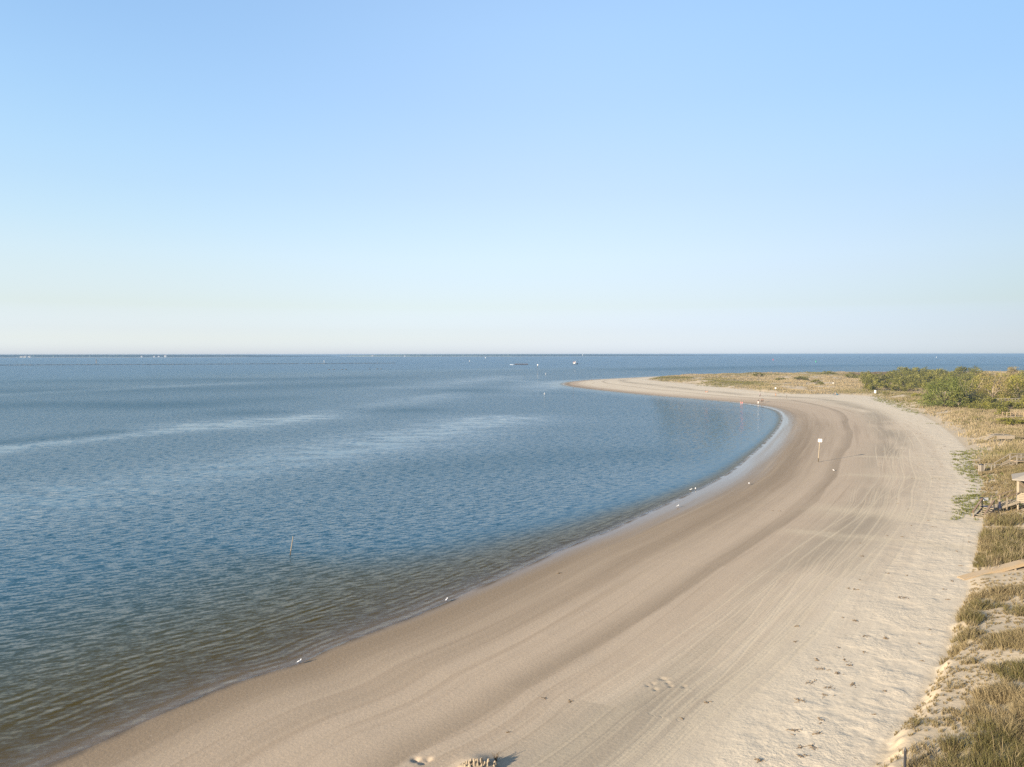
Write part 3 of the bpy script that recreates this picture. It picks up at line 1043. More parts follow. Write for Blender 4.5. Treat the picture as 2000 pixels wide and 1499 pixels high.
MB().box((0, 0, 10.35), (1.8, 1.8, .25)).build('platform', M['pale_wood'], t)
MB().lathe([(.4, 10.48), (.4, 11.3), (.1, 11.6)], 8).build('lamp', M['white'], t)


def buoy(u, v, r, h, mat, label, stripe=None):
    x, y = wpt(u, v)
    t = thing('buoy', (x, y, 0), label, 'buoy', 'buoys')
    MB().lathe([(r * .9, -.5 * r), (r, 0.0), (r * .95, .35 * h), (r * .55, .42 * h)], 12).build('float', mat, t, True)
    MB().lathe([(r * .5, .42 * h + .005), (r * .32, .8 * h), (r * .35, h), (.02, h * 1.05)], 10).build('tower', stripe or mat, t, True)


buoy(1510, 704, 1.5, 5.5, M['red'], 'red buoy on the open sea beyond the sandy point')
buoy(1593.5, 708, 1.2, 5.5, M['green'], 'green buoy on the open sea beyond the dunes')
buoy(1829, 698.6, 2.0, 5.5, M['white'], 'white buoy far out on the sea near the horizon at the right')
buoy(1063.5, 770.5, .34, .8, M['steel'], 'small pale buoy with a grey base in the bay off the sandy point', M['house2'])
buoy(1066, 731.5, .5, 1.5, M['steel'], 'faint pale buoy beyond the sandy point')

# barge with its bow wave
x0, y0 = wpt(1003.5, 713)
x1, y1 = wpt(1032, 713)
L = x1 - x0
t = thing('barge', ((x0 + x1) / 2, y0, 0), 'long low dark barge moving left with a white bow wave', 'barge')
h = L / 2
MB().add([(-h, -4, .9), (h, -4, .9), (h, 4, .9), (-h, 4, .9), (-h + 1.5, -3.6, -.6), (h - 1, -3.6, -.6), (h - 1, 3.6, -.6), (-h + 1.5, 3.6, -.6)],
         [(0, 1, 2, 3), (7, 6, 5, 4), (0, 4, 5, 1), (1, 5, 6, 2), (2, 6, 7, 3), (3, 7, 4, 0)]).build('hull', M['hull'], t, bevel=.1)
rs = random.Random(3)
cg = MB()
for k in range(9):
    xx = -h + 2 + k * (L - 4) / 8.6
    cg.box((xx + 1, rs.uniform(-.4, .4), .9 + .55), (2.6, 5.5, rs.uniform(.7, 1.6)))
cg.build('cargo', M['cargo'], t)
MB().box((h - 1.6, 0, 1.6), (1.4, 3, 1.3)).build('deckhouse', M['steel'], t)
fo = MB()
for k in range(26):
    xx, yy, r = -h - rs.uniform(0, 6.5), rs.uniform(-2.6, 2.6), rs.uniform(.35, .85)
    fo.lathe([(r, -.1), (r * .8, r * .5), (.05, r * .8)], 7, (xx, yy, 0))
fo.build('bow_wave', M['foam'], t, True)

# tug heading right
x0, y0 = wpt(1123, 712)
t = thing('tugboat', (x0, y0, 0), 'white and rust tugboat with a dark hull heading right in the distance', 'tugboat')
prof = [(-6.2, 1.9, 1.0), (-5, 2.3, 1.0), (0, 2.5, 1.1), (3.5, 2.2, 1.6), (5.4, 1.2, 2.2), (6.4, .1, 2.6)]
vs = []
for px_, w_, z_ in prof:
    vs += [(px_, -w_, z_), (px_ * .93, -w_ * .7, -.6), (px_ * .93, w_ * .7, -.6), (px_, w_, z_)]
fs = []
for i in range(len(prof) - 1):
    a, b_ = i * 4, i * 4 + 4
    fs += [(a, b_, b_ + 1, a + 1), (a + 1, b_ + 1, b_ + 2, a + 2), (a + 2, b_ + 2, b_ + 3, a + 3), (a + 3, b_ + 3, b_, a)]
fs += [(0, 1, 2, 3), (23, 22, 21, 20)]
MB().add(vs, fs).build('hull', M['hull'], t)
MB().box((-1.8, 0, 2.2), (4.6, 3.4, 2.3)).build('deckhouse', M['white'], t, bevel=.1)
MB().box((-3.6, 0, 2.1), (1.0, 3.8, 1.9)).build('stern_locker', M['white'], t)
MB().box((-.7, 0, 3.7), (3.4, 3.2, .7)).build('upper_deck', M['orange'], t)
w = MB().box((.6, 0, 4.95), (2.2, 2.6, 1.8)).build('wheelhouse', M['white'], t, bevel=.08)
MB().box((1.72, 0, 5.2), (.06, 2.2, .7)).build('window', M['glass'], w)
MB().box((.6, -1.32, 5.2), (1.7, .06, .7)).build('window', M['glass'], w)
MB().tube([(-2.1, 0, 3.4), (-2.1, 0, 5.4)], [.5, .45], 10).build('funnel', M['orange'], t)
MB().tube([(.4, 0, 5.9), (.4, 0, 8.2)], .09, 6).bar((-.3, 0, 7.3), (1.1, 0, 7.3), .08, .08).build('mast', M['steel'], t)

# leaning pole in the bay
x, y = wpt(567, 1085)
d = math.hypot(x, y)
t = thing('leaning_pole', (x, y, 0), 'thin leaning wooden pole standing alone in the near water', 'pole')
MB().tube([(-.10, 0, -.6), (.055, 0, .45)], [.05, .048], 8).build('foot', M['dark_wood'], t)
MB().tube([(.055, 0, .455), (.30, 0, 1.93)], [.047, .035], 8).build('shaft', M['pale_wood'], t)

# ------------------------------------------------------------------ signs and posts on the sand
def sign(u, v, h, bw, bh, label, lean=0.0, dark=0.0, post=.07, z0=1.0, text=True, rz=0.0, bmat=None):
    x, y, z = ground(u, v, z0)
    t = thing('sign', (x, y, z), label, 'sign', 'white signs along the beach', rz)
    p = MB()
    if dark:
        MB().tube([(0, 0, -.4), (lean * dark / h, 0, dark)], post * 1.12, 8).build('post_foot', M['dark_wood'], t)
    MB().tube([(lean * dark / h, 0, dark - (0.4 if not dark else 0)), (lean, 0, h - .05)], [post, post * .85], 8).build('post', M['pale_wood'], t)
    MB().box((lean, -post - .02, h - bh / 2), (bw, .03, bh)).build('board', bmat or M['white'], t, bevel=.004)
    if text:
        b = MB()
        for k in range(3):
            b.box((lean, -post - .037, h - bh * (.25 + .25 * k)), (bw * (.7, .55, .62)[k], .002, bh * .07))
        b.build('lettering', M['letters'], t)
    return t


sign(1598, 903, 4.2, .66, .56, 'white square sign on a tall leaning post in the middle of the damp sand', .25, .72, .085, rz=-.2)
sign(1709, 771, 2.0, .85, 1.35, 'white upright panel sign in the dune grass before the shrubs', z0=2.5, text=False)
sign(1514.5, 763.5, 1.6, .75, .70, 'white sign at the edge of the grass above the walker in brown', z0=1.8, text=False)
sign(1296.6, 733.5, 1.7, .9, .9, 'white sign on the skyline at the left end of the dunes', z0=2.5, text=False)
sign(1690, 728.5, 1.5, .7, .7, 'white sign at the back of the dunes against the sea', z0=2.5, text=False)
sign(1627, 752, 1.3, .55, .7, 'small white sign among the brown dune grass', z0=2.5, text=False)
for u, v, h, lab in [(1536.5, 779, 1.6, 'thin dark stake in the open dry sand right of the walkers'), (1613, 767, 1.7, 'brown wooden post at the foot of the dune grass')]:
    x, y, z = ground(u, v, 1.6)
    o = MB().tube([(0, 0, -.4), (0, 0, h), (0, 0, h + .06)], [.08, .075, .03], 8).build('wooden_post', M['dark_wood'])
    o.location = (x, y, z)
    tag(o, lab, 'post')
x, y, z = ground(1767, 1512, 2.0)
o = MB().tube([(0, 0, -.3), (.01, 0, 1.0), (.01, 0, 1.12)], [.06, .055, .02], 8).build('fence_post', M['black'])
o.location = (x, y, z)
tag(o, 'black pointed post standing in the dune sand at the bottom edge', 'post')

# ------------------------------------------------------------------ boardwalks, stairs and shelter
def rail(b, a, c, w=.09, h=.045):
    b.bar(a, c, w, h)


def stairs(root, a, c, width, n, mt, ms, part='tread'):
    """flight from foot a to head c (points on its middle line)"""
    a, c = Vector(a), Vector(c)
    d = c - a
    hd = Vector((d.x, d.y, 0)).normalized()
    sx = Vector((-hd.y, hd.x, 0))
    for k in range(n):
        p = a + d * ((k + .5) / n)
        MB().add([p + hd * i * .14 + sx * j * width / 2 + Vector((0, 0, q * .022)) for q in (-1, 1) for j in (-1, 1) for i in (-1, 1)],
                 [(0, 2, 3, 1), (4, 5, 7, 6), (0, 1, 5, 4), (2, 6, 7, 3), (0, 4, 6, 2), (1, 3, 7, 5)]).build(part, mt, root)
    for j in (-1, 1):
        MB().bar(a + sx * j * (width / 2 + .03) - Vector((0, 0, .08)), c + sx * j * (width / 2 + .03) - Vector((0, 0, .08)), .045, .24).build('stringer', ms, root)
    return hd, sx


def rel(p, o):
    return tuple(p[i] - o[i] for i in range(3))


# 1: shelter on piles with stairs down to the sand
bx, by, bz = ground(1913, 1012, 1.7)
t = thing('beach_stairs', (bx, by, bz), 'weathered stairs with a small landing leading down from the shelter to the sand', 'stairs')
foot = (0, 0, 0)
lz = 2.5 - bz
land_c = (2.2, 1.75, lz)
top = (5.25, 1.85, 3.25 - bz)
hd, sx = stairs(t, foot, (1.65, 1.2, lz - .1), 1.15, 5, M['pale_wood'], M['brown_rail'])
MB().box((2.2, 1.75, lz - .03), (1.45, 1.45, .06), math.atan2(hd.y, hd.x)).build('landing', M['pale_wood'], t)
for j, mt in ((1, M['brown_rail']), (-1, M['brown_rail'])):
    o2 = sx * j * .62
    MB().bar(Vector((-.35, -.4, .62)) + o2, Vector((1.7, 1.25, lz + .95)) + o2, .2, .1).build('handrail', mt, t)
    for q0, hh in (((-.05, -.05, 0), .95), ((1.7, 1.25, lz - .1), 1.05)):
        MB().bar(Vector(q0) + o2 + Vector((0, 0, -.6)), Vector(q0) + o2 + Vector((0, 0, hh - .1)), .09, .09, (1, 0, 0)).build('post', M['wood'], t)
d2 = Vector(top) - Vector(land_c)
h2 = Vector((d2.x, d2.y, 0)).normalized()
s2_ = Vector((-h2.y, h2.x, 0))
stairs(t, Vector(land_c) + h2 * .7, top, 1.15, 8, M['grey_wood'], M['pale_wood'], 'upper_tread')
for j in (-1, 1):
    o2 = s2_ * j * .62
    MB().bar(Vector(land_c) + h2 * .6 + o2 + Vector((0, 0, .98)), Vector(top) + o2 + Vector((0, 0, 1.0)), .13, .05).build('handrail', M['brown_rail'], t)
    MB().bar(Vector(land_c) + h2 * .6 + o2 + Vector((0, 0, -1.6)), Vector(land_c) + h2 * .6 + o2 + Vector((0, 0, .95)), .1, .1, (1, 0, 0)).build('post', M['wood'], t)
    MB().bar(Vector(land_c) + h2 * 1.6 + o2 + Vector((0, 0, -.2)), Vector(land_c) + h2 * 1.6 + o2 + Vector((0, 0, 1.30)), .08, .08, (1, 0, 0)).build('post', M['wood'], t)
# far side rail of the landing with its dark cap and white board
pa, pb = Vector((1.35, 2.1, lz + .95)), Vector((2.55, 2.6, lz + .95))
MB().bar(pa - Vector((.15, .25, 0)), pa + Vector((.25, .1, 0)), .2, .12).build('dark_cap', M['navy'], t)
MB().bar(pa + Vector((.27, .11, 0)), pb, .12, .05).build('landing_rail', M['pale_wood'], t)
MB().bar(pa - Vector((0, 0, 1.6)), pa - Vector((0, 0, .07)), .09, .09, (1, 0, 0)).build('post', M['wood'], t)
MB().bar(pa + Vector((.42, .12, -.17)), pb - Vector((0, .03, .17)), .03, .36).build('white_board', M['white'], t)
MB().bar((1.1, 1.75, lz + .06), (2.1, 1.15, lz + .06), .1, .1).build('dark_kerb', M['navy'], t)
MB().bar(Vector(land_c) + h2 * .68 - s2_ * .74 + Vector((0, 0, -.05)), Vector(land_c) + h2 * .68 - s2_ * .74 + Vector((0, 0, .72)), .16, .16, (1, 0, 0)).build('dark_bin_post', M['navy'], t)

gx, gy = at(1988, 979, 3.2)
sr = -.56
gx, gy = gx - .15 * math.cos(sr) + -1.6 * math.sin(sr), gy - .15 * math.sin(sr) + 1.6 * math.cos(sr)
t = thing('beach_shelter', (gx, gy, 3.2 - 1.5), 'weathered wooden shelter on piles with a sloping roof and board sides at the right edge', 'shelter', rz=sr)
fl = 1.5
MB().box((2.1, .1, fl - .08), (4.0, 3.6, .16)).build('floor', M['wood'], t)
for (px_, py_) in ((.15, -1.6), (4.05, -1.6), (.15, 1.8), (4.05, 1.8)):
    MB().box((px_, py_, (fl + 2.35) / 2 - .6), (.15, .15, fl + 2.35 + 1.2)).build('corner_post', M['pale_wood'], t)
for s_ in range(5):
    MB().box((2.1, -1.72, fl + .12 + s_ * .2), (3.75, .03, .17)).build('side_board', M['pale_wood'], t)
MB().box((.03, -.55, fl + .52), (.03, 1.9, .98)).build('end_panel', M['grey_wood'], t)
MB().bar((.25, -1.66, fl + 2.1), (1.5, -1.66, fl + 1.1), .06, .09).build('brace', M['brown_rail'], t)
MB().box((2.1, 1.78, fl + 1.1), (3.6, .04, 2.1)).build('back_wall', M['dark_wood'], t)
MB().box((2.1, -1.66, fl + 2.4), (4.3, .12, .16)).build('beam', M['pale_wood'], t)
MB().add([(-.45, -2.2, fl + 2.42), (4.7, -2.2, fl + 2.42), (4.7, 2.4, fl + 2.42), (-.45, 2.4, fl + 2.42), (2.1, .1, fl + 3.35)] +
         [(-.45, -2.2, fl + 2.52), (4.7, -2.2, fl + 2.52), (4.7, 2.4, fl + 2.52), (-.45, 2.4, fl + 2.52), (2.1, .1, fl + 3.47)],
         [(1, 0, 4), (2, 1, 4), (3, 2, 4), (0, 3, 4), (5, 6, 9), (6, 7, 9), (7, 8, 9), (8, 5, 9), (0, 1, 6, 5), (1, 2, 7, 6), (2, 3, 8, 7), (3, 0, 5, 8)]).build('roof', M['roof'], t)
MB().box((2.3, .1, fl + .45), (2.6, .45, .06)).box((1.3, .1, fl + .21), (.08, .4, .42)).box((3.3, .1, fl + .21), (.08, .4, .42)).build('bench', M['grey_wood'], t)

# 2: stairs and deck higher up the beach
bx, by, bz = ground(1951, 918, 2.2)
t = thing('dune_walkover', (bx, by, bz), 'grey dune walkover with a short flight of steps and a railed deck', 'walkover')
top = (2.55, .5, 1.35)
stairs(t, (0, 0, .05), top, 1.2, 7, M['pale_wood'], M['wood'])
MB().box((top[0] + 3.2, top[1] + .6, top[2] - .05), (6.4, 1.6, .1), .17).build('deck', M['new_wood'], t)
for j in (-1, 1):
    o2 = Vector((-.19, .98, 0)) * j * .66
    MB().bar(Vector((-.3, -.06, .95)) + o2, Vector(top) + o2 + Vector((0, 0, 1.0)), .1, .06).build('handrail', M['grey_wood'], t)
    MB().bar(Vector(top) + o2 + Vector((0, 0, 1.0)), Vector(top) + o2 + Vector((6.2, 1.1, 1.0)), .16, .06).build('deck_rail', M['grey_wood'], t)
    MB().bar(Vector(top) + o2 + Vector((0, 0, .55)), Vector(top) + o2 + Vector((6.2, 1.1, .55)), .04, .14).build('middle_rail', M['grey_wood'], t)
    for k in range(4):
        q0 = Vector(top) + o2 + Vector((2.0 * k, .35 * k, 0))
        MB().bar(q0 - Vector((0, 0, 2.2)), q0 + Vector((0, 0, .97)), .11, .11, (1, 0, 0)).build('post', M['grey_wood'], t)
    for q0 in ((-.15, 0, 0), (-1.9, -.3, -.1)):
        MB().bar(Vector(q0) + o2 - Vector((0, 0, .5)), Vector(q0) + o2 + Vector((0, 0, .95)), .11, .11, (1, 0, 0)).build('post', M['grey_wood'], t)
    MB().bar(Vector((-1.9, -.3, .83)) + o2, Vector((-.3, -.06, .95)) + o2, .1, .06).build('lower_rail', M['grey_wood'], t)
# slatted bin beside it
bx, by, bz = ground(1916, 924, 2.0)
t = thing('slatted_bin', (bx, by, bz), 'grey slatted wooden bin with a dark lid beside the walkover', 'bin')
for k in range(4):
    a = k * PI / 2 + .2
    for q in (-1, 1):
        cx, cy = .27 * math.cos(a) - q * .14 * math.sin(a), .27 * math.sin(a) + q * .14 * math.cos(a)
        MB().box((cx, cy, .62), (.03, .2, 1.24), a).build('slat', M['grey_wood'], t)
MB().lathe([(.2, .05), (.22, 1.1)], 10).build('drum', M['steel'], t)
MB().lathe([(.36, 1.25), (.34, 1.33), (.06, 1.42)], 10).build('lid', M['black'], t)

# 3: low platform with a ramp
bx, by, bz = ground(1961, 862, 2.5)
bz += .3
t = thing('low_platform', (bx, by, bz), 'low pale wooden platform with a panelled front and a ramp in the dune grass', 'platform')
MB().box((.1, 1.3, .78), (4.2, 2.5, .08)).build('platform_top', M['pale_wood'], t)
MB().box((-.45, .02, .42), (1.55, .05, .6)).build('front_panel', M['pale_wood'], t)
MB().box((1.2, .02, .42), (1.55, .05, .6)).build('front_panel', M['pale_wood'], t)
for px_ in (-1.3, .36, 2.05):
    MB().box((px_, .03, .25), (.11, .11, 1.0)).build('post', M['wood'], t)
MB().bar((-3.6, .6, -.05), (-2.02, .6, .74), 1.2, .07).build('ramp', M['pale_wood'], t)
MB().bar((-3.4, 0.02, .5), (-1.3, 0.02, 1.35), .08, .06).build('ramp_rail', M['grey_wood'], t)
MB().bar((2.25, 1.0, .70), (5.0, 1.5, .30), 1.1, .07).build('far_ramp', M['pale_wood'], t)
MB().box((.1, 1.9, 1.05), (2.6, .4, .06)).box((-.9, 1.9, .92), (.08, .3, .2)).box((1.1, 1.9, .92), (.08, .3, .2)).build('bench', M['pale_wood'], t)

# 4: plank ramp over the dune near the camera
bx, by, bz = ground(1876, 1131, 1.7)
t = thing('plank_ramp', (bx, by, bz), 'bare new plank ramp climbing from the sand over the near dune', 'ramp')
a, c = Vector((0, 0, .06)), Vector((5.3, .45, 1.3))
c.z = max(c.z, max(height(bx + 5.3 * f, by + .45 * f) - bz + .45 - (1 - f) * .2 for f in (.5, .75, 1.0)))
d_ = Vector((11.0, 1.2, max(c.z + .5, height(bx + 11, by + 1.2) - bz + .6)))
for p0, p1, n in ((a, c, 19), (c, d_, 20)):
    dd_ = p1 - p0
    sx = Vector((-dd_.y, dd_.x, 0)).normalized()
    MB().bar(p0, p1, .8, .06).build('ramp_deck', M['new_wood'], t)
    for j in (-1, 1):
        MB().bar(p0 + sx * j * .39 - Vector((0, 0, .14)), p1 + sx * j * .39 - Vector((0, 0, .14)), .06, .2).build('side_beam', M['new_wood'], t)
for k in range(5):
    p = a + (c - a) * (.42 + k * .42) if k < 2 else c + (d_ - c) * ((k - 1.5) * .35)
    for j in (-1, 1):
        MB().box((p.x, p.y + j * .44, p.z - .93), (.1, .1, 1.35)).build('pile', M['wood'], t)


# 5, 6: railed boardwalks among the shrubs
def boardwalk(name, u0, v0, zt, length, ry, mat, label):
    x, y = at(u0, v0, zt)
    gz_ = height(x + 3, y)
    t = thing(name, (x, y, gz_), label, 'boardwalk')
    dk = zt - gz_ - 1.05
    e = Vector((length, length * ry, 0))
    s_ = Vector((-ry, 1, 0)).normalized() * .75
    MB().bar((0, 0, dk), e + Vector((0, 0, dk)), 1.5, .12).build('deck', M['wood'], t)
    for j in (-1, 1):
        for hh, w_ in ((1.05, .14), (.55, .05))[:2 if j < 0 else 1]:
            MB().bar(s_ * j + Vector((0, 0, dk + hh)), e + s_ * j + Vector((0, 0, dk + hh)), w_, .09).build('rail', mat, t)
        for k in range(int(length / 2.4) + 1):
            p = e * (k * 2.4 / length) + s_ * j * 1.08
            MB().box((p.x, p.y, dk / 2 + .2), (.12, .12, dk + 2.0)).build('post', mat, t)
    return t


boardwalk('boardwalk', 1962, 806, 4.5, 24, .10, M['new_wood'], 'sunlit yellow boardwalk rails running out of the shrubs at the right edge')
boardwalk('boardwalk', 1885, 779.5, 4.9, 46, .05, M['grey_wood'], 'grey boardwalk rails half hidden behind the shrubs, farther back')


# ------------------------------------------------------------------ dune grass (stuff) and beach plants (stuff)
def grass_material(name, tan, green, dead):
    m, g, out = material(name)
    t_ = g.attr('tone')
    l_ = g.attr('shade')
    c = g.mix(t_.step(0.25, 0.75), tan, green)
    c = g.mix(l_.step(0.72, 0.95), c, dead)
    c = g.mix(l_ * 0.5, c, g.mix(1.0, c, (0.55, 0.55, 0.55), 'MULTIPLY'))
    d = g.node('ShaderNodeBsdfDiffuse')
    g.link(c, d.inputs['Color'])
    tl = g.node('ShaderNodeBsdfTranslucent')
    g.link(c, tl.inputs['Color'])
    mx = g.node('ShaderNodeMixShader')
    mx.inputs[0].default_value = 0.3
    g.link(d.outputs[0], mx.inputs[1])
    g.link(tl.outputs[0], mx.inputs[2])
    g.link(mx.outputs[0], out.inputs[0])
    return m


def blades(x, y, z, h, w, n, spread, lean, tone, rs, shade=None):
    """n bent grass blades round each tuft; arrays per tuft"""
    k = len(x)
    rep = lambda a: np.repeat(np.broadcast_to(np.asarray(a, float), (k,)), n)
    X_, Y_, Z_, H_, W_ = rep(x), rep(y), rep(z), rep(h), rep(w)
    T_ = np.clip(rep(tone) + rs.randn(k * n) * .14, 0, 1)
    N_ = k * n
    a = rs.rand(N_) * 2 * PI
    r = rs.rand(N_) ** .6 * rep(spread)
    bx_, by_ = X_ + r * np.cos(a), Y_ + r * np.sin(a)
    H_ = H_ * (0.55 + 0.6 * rs.rand(N_))
    fa = rs.rand(N_) * PI
    ux, uy = np.cos(fa) * W_ / 2, np.sin(fa) * W_ / 2
    la = a + rs.randn(N_) * .6
    L_ = H_ * rep(lean) * (0.3 + rs.rand(N_))
    lx, ly = np.cos(la) * L_ + .10 * H_, np.sin(la) * L_ + .05 * H_
    V = np.empty((N_, 5, 3), np.float32)
    V[:, 0] = np.stack([bx_ - ux, by_ - uy, Z_ - .05], -1)
    V[:, 1] = np.stack([bx_ + ux, by_ + uy, Z_ - .05], -1)
    V[:, 2] = np.stack([bx_ + lx * .35 + ux * .8, by_ + ly * .35 + uy * .8, Z_ + H_ * .62], -1)
    V[:, 3] = np.stack([bx_ + lx * .35 - ux * .8, by_ + ly * .35 - uy * .8, Z_ + H_ * .62], -1)
    V[:, 4] = np.stack([bx_ + lx, by_ + ly, Z_ + H_], -1)
    i = np.arange(N_)[:, None] * 5
    return V.reshape(-1, 3), i + np.array([[0, 1, 2, 3]]), i + np.array([[3, 2, 4]]), np.repeat(T_, 5), np.repeat(rs.rand(N_) if shade is None else np.clip(rep(shade) + .45 * (rs.rand(N_) - .5), 0, 1), 5)


def lay(name, parts, mat):
    V, Q, T, tone, shade, k = [], [], [], [], [], 0
    for v, q_, t_, to, sh in parts:
        V.append(v); Q.append(q_ + k); T.append(t_ + k); tone.append(to); shade.append(sh); k += len(v)
    o = big_mesh(name, np.vstack(V), np.vstack(Q), np.vstack(T), mat)
    put_attr(o, 'tone', np.concatenate(tone))
    put_attr(o, 'shade', np.concatenate(shade))
    return o


rs = np.random.RandomState(21)


def scatter(n, y0, y1, power, extra, xmin_line):
    """random ground points from y0 to y1, between the beach side and a little beyond the frame edge"""
    y = (y0 ** (1 - power) + rs.rand(n) * (y1 ** (1 - power) - y0 ** (1 - power))) ** (1 / (1 - power)) if power != 1 else y0 * (y1 / y0) ** rs.rand(n)
    x1 = y * .68 + extra
    x = xmin_line + rs.rand(n) * (x1 - xmin_line)
    return x, y


def eval_pts(x, y):
    Pq = np.column_stack([x, y])
    ds, arc, gd, dd = fields(Pq)
    return ds, arc, dd, ground_z(Pq, ds, arc, dd)


near_parts, parts = [], []
# near dune: tufts and dense clumps
x, y = scatter(80000, 16, 130, 0.0, 9, 4)
ds, arc, dd, zz = eval_pts(x, y)
dens = veg_density(x, y, dd)
sparse = (0.16 + .40 * (fbm(x * .35, y * .35 + 9, 3) > .42)) * (dd > .4)
on_ramp = (np.abs(y - (62.2 + .085 * (x - 36.4))) < 1.2 + .03 * (x - 36)) & (x > 35) & (x < 50)
keep = (dd > 0.2) & (rs.rand(len(x)) < dens * 0.85 + sparse) & ~on_ramp
x, y, zz, dens, dd = x[keep], y[keep], zz[keep], dens[keep], dd[keep]
tone = np.clip(.33 + 1.7 * (fbm(x * .30 + 70, y * .30, 4) - .45) - .30 * (dens < .3), 0, 1)
hh = .12 + .62 * dens * (0.35 + 1.1 * vnoise(x * .8, y * .8)) + .25 * sstep(75, 100, y)
near_parts.append(blades(x, y, zz, hh, .011 + .00022 * y, 18, .06 + .22 * dens, .8, tone, rs))
n_near = len(x)
st = rs.rand(n_near) < .10 * sstep(.25, .6, dens) + .01           # tall pale stalks standing above the tufts
near_parts.append(blades(x[st], y[st], zz[st], .55 + .45 * rs.rand(st.sum()), np.full(st.sum(), .018), 5, .12, .45, np.full(st.sum(), .12), rs))
# tall pale sea oats
x, y = scatter(60000, 62, 330, 0.2, 14, 30)
ds, arc, dd, zz = eval_pts(x, y)
dens = veg_density(x, y, dd)
keep = (dd > 1.5) & (rs.rand(len(x)) < dens * .55 * sstep(.40, .55, fbm(x * .07 + 8, y * .05 + 80, 3) + .15))
x, y, zz, dens = x[keep], y[keep], zz[keep], dens[keep]
tone = np.clip(.28 + 2.0 * (fbm(x * .1 + 30, y * .06, 4) - .45), 0, 1)
parts.append(blades(x, y, zz, .55 + .45 * rs.rand(len(x)), .02 + .00018 * y, 10, .3, .35, tone, rs))
# the far dunes
x, y = scatter(150000, 125, 800, 0.35, 25, 60)
ds, arc, dd, zz = eval_pts(x, y)
dens = veg_density(x, y, dd)
keep = (dd > .5) & (rs.rand(len(x)) < dens * .9)
x, y, zz, dens = x[keep], y[keep], zz[keep], dens[keep]
tone = np.clip(.30 + 2.3 * (fbm(x * .03 + 30, y * .018, 4) - .45), 0, 1)
parts.append(blades(x, y, zz, .30 + .35 * rs.rand(len(x)), .03 + .00030 * y, 7, .8, .6, tone, rs, .5 + 2.6 * (fbm(x * .022, y * .012 + 9, 4) - .46)))
GR = grass_material('dune_grass', (0.325, 0.258, 0.155), (0.165, 0.150, 0.056), (0.160, 0.115, 0.070))
GN = grass_material('near_dune_grass', (0.300, 0.236, 0.130), (0.145, 0.128, 0.050), (0.115, 0.082, 0.046))
o = lay('dune_grass', near_parts, GN)
tag(o, 'olive and straw tufts of grass on the near dune at the lower right', 'grass', kind='stuff')
grass = lay('dune_grass', parts, GR)
tag(grass, 'tan dune grass and sea oats covering the far dunes behind the beach', 'grass', kind='stuff')

# low green plants along the foot of the dunes
parts = []
x, y = scatter(34000, 84, 560, 0.2, 8, 40)
ds, arc, dd, zz = eval_pts(x, y)
cl = fbm(arc * .045 + 12, dd * .12, 3)
keep = (dd > -2.5) & (dd < 4.5) & (rs.rand(len(x)) < sstep(.46, .60, cl - .02 * np.maximum(-dd - 1.0, 0))) & (ds > 5)
x, y, zz = x[keep], y[keep], zz[keep]
parts.append(blades(x, y, zz, .12 + .16 * rs.rand(len(x)), .035 + .0004 * y, 10, .30, 1.3, np.full(len(x), .85), rs))
GP = grass_material('beach_plants', (0.28, 0.24, 0.11), (0.150, 0.158, 0.045), (0.12, 0.115, 0.035))
o = lay('beach_plants', parts, GP)
tag(o, 'low bright green plants straggling along the foot of the dune', 'beach plants', kind='stuff')

# wrack: dry reeds and weed scattered on the upper beach
rs2 = np.random.RandomState(5)
tw = []
spots = [(u, v, .75) for u, v in [(1608, 1308), (1636, 1318), (1585, 1335), (1556, 1368), (1614, 1358), (1600, 1406), (1543, 1428), (1487, 1487), (1568, 1477), (1672, 1214), (1692, 1243),
                                  (1589, 1462), (1618, 1345), (1650, 1290), (1666, 1340), (1596, 1432), (1755, 1168), (1768, 1168), (1091, 1121), ]] + [(u, v, .3) for u, v in [(1065, 1364), (1112, 1372), (993, 1432), (1510, 998), (1524, 999)]]
al0, al1 = along_of(1400, 1480, 1.0), along_of(1500, 800, 0.5)
for k in range(210):
    a0 = al0 + (al1 - al0) * rs2.rand()
    i = int(np.searchsorted(shore_len, a0))
    if i < 2 or i >= len(shore) - 2: continue
    base = shore[i]
    tg = shore[i + 1] - shore[i - 1]
    nrm = np.array([tg[1], -tg[0]]) / np.linalg.norm(tg)
    wd = np.interp(a0, [al0, along_of(1300, 986), al1], [38, 42, 34])
    p = base + nrm * wd * (rs2.choice([.70, .86], p=[.35, .65]) + .05 * rs2.randn())
    tw.append((p[0], p[1], .15 + .3 * rs2.rand()))
pts = [(*ground(u, v, 1.3)[:2], s_) for u, v, s_ in spots] + tw
pts = np.array(pts)
ds, arc, dd, zz = eval_pts(pts[:, 0], pts[:, 1])
b = MB()
for (px_, py_, s_), z_, d_ in zip(pts, zz, dd):
    if d_ > -0.3: continue
    a_main = rs2.rand() * 6.3
    for k in range(int(4 + 6 * s_)):
        a = a_main + rs2.randn() * .45
        l = (.10 + .25 * rs2.rand()) * (.35 + .65 * s_)
        cx, cy = px_ + math.cos(a_main) * rs2.randn() * .24 * s_ + rs2.randn() * .04, py_ + math.sin(a_main) * rs2.randn() * .24 * s_ + rs2.randn() * .04
        mx_ = (cx + .5 * l * math.cos(a) + .05 * rs2.randn(), cy + .5 * l * math.sin(a) + .05 * rs2.randn(), z_ + .03 + .08 * rs2.rand() * s_)
        b.tube([(cx, cy, z_ - .005), mx_, (cx + l * math.cos(a), cy + l * math.sin(a), z_ + .005)], .008 + .008 * rs2.rand(), 4)
o = b.build('wrack', M['twig'])
tag(o, 'dry brown weed and reed scraps strewn along the upper beach', 'wrack', kind='stuff')

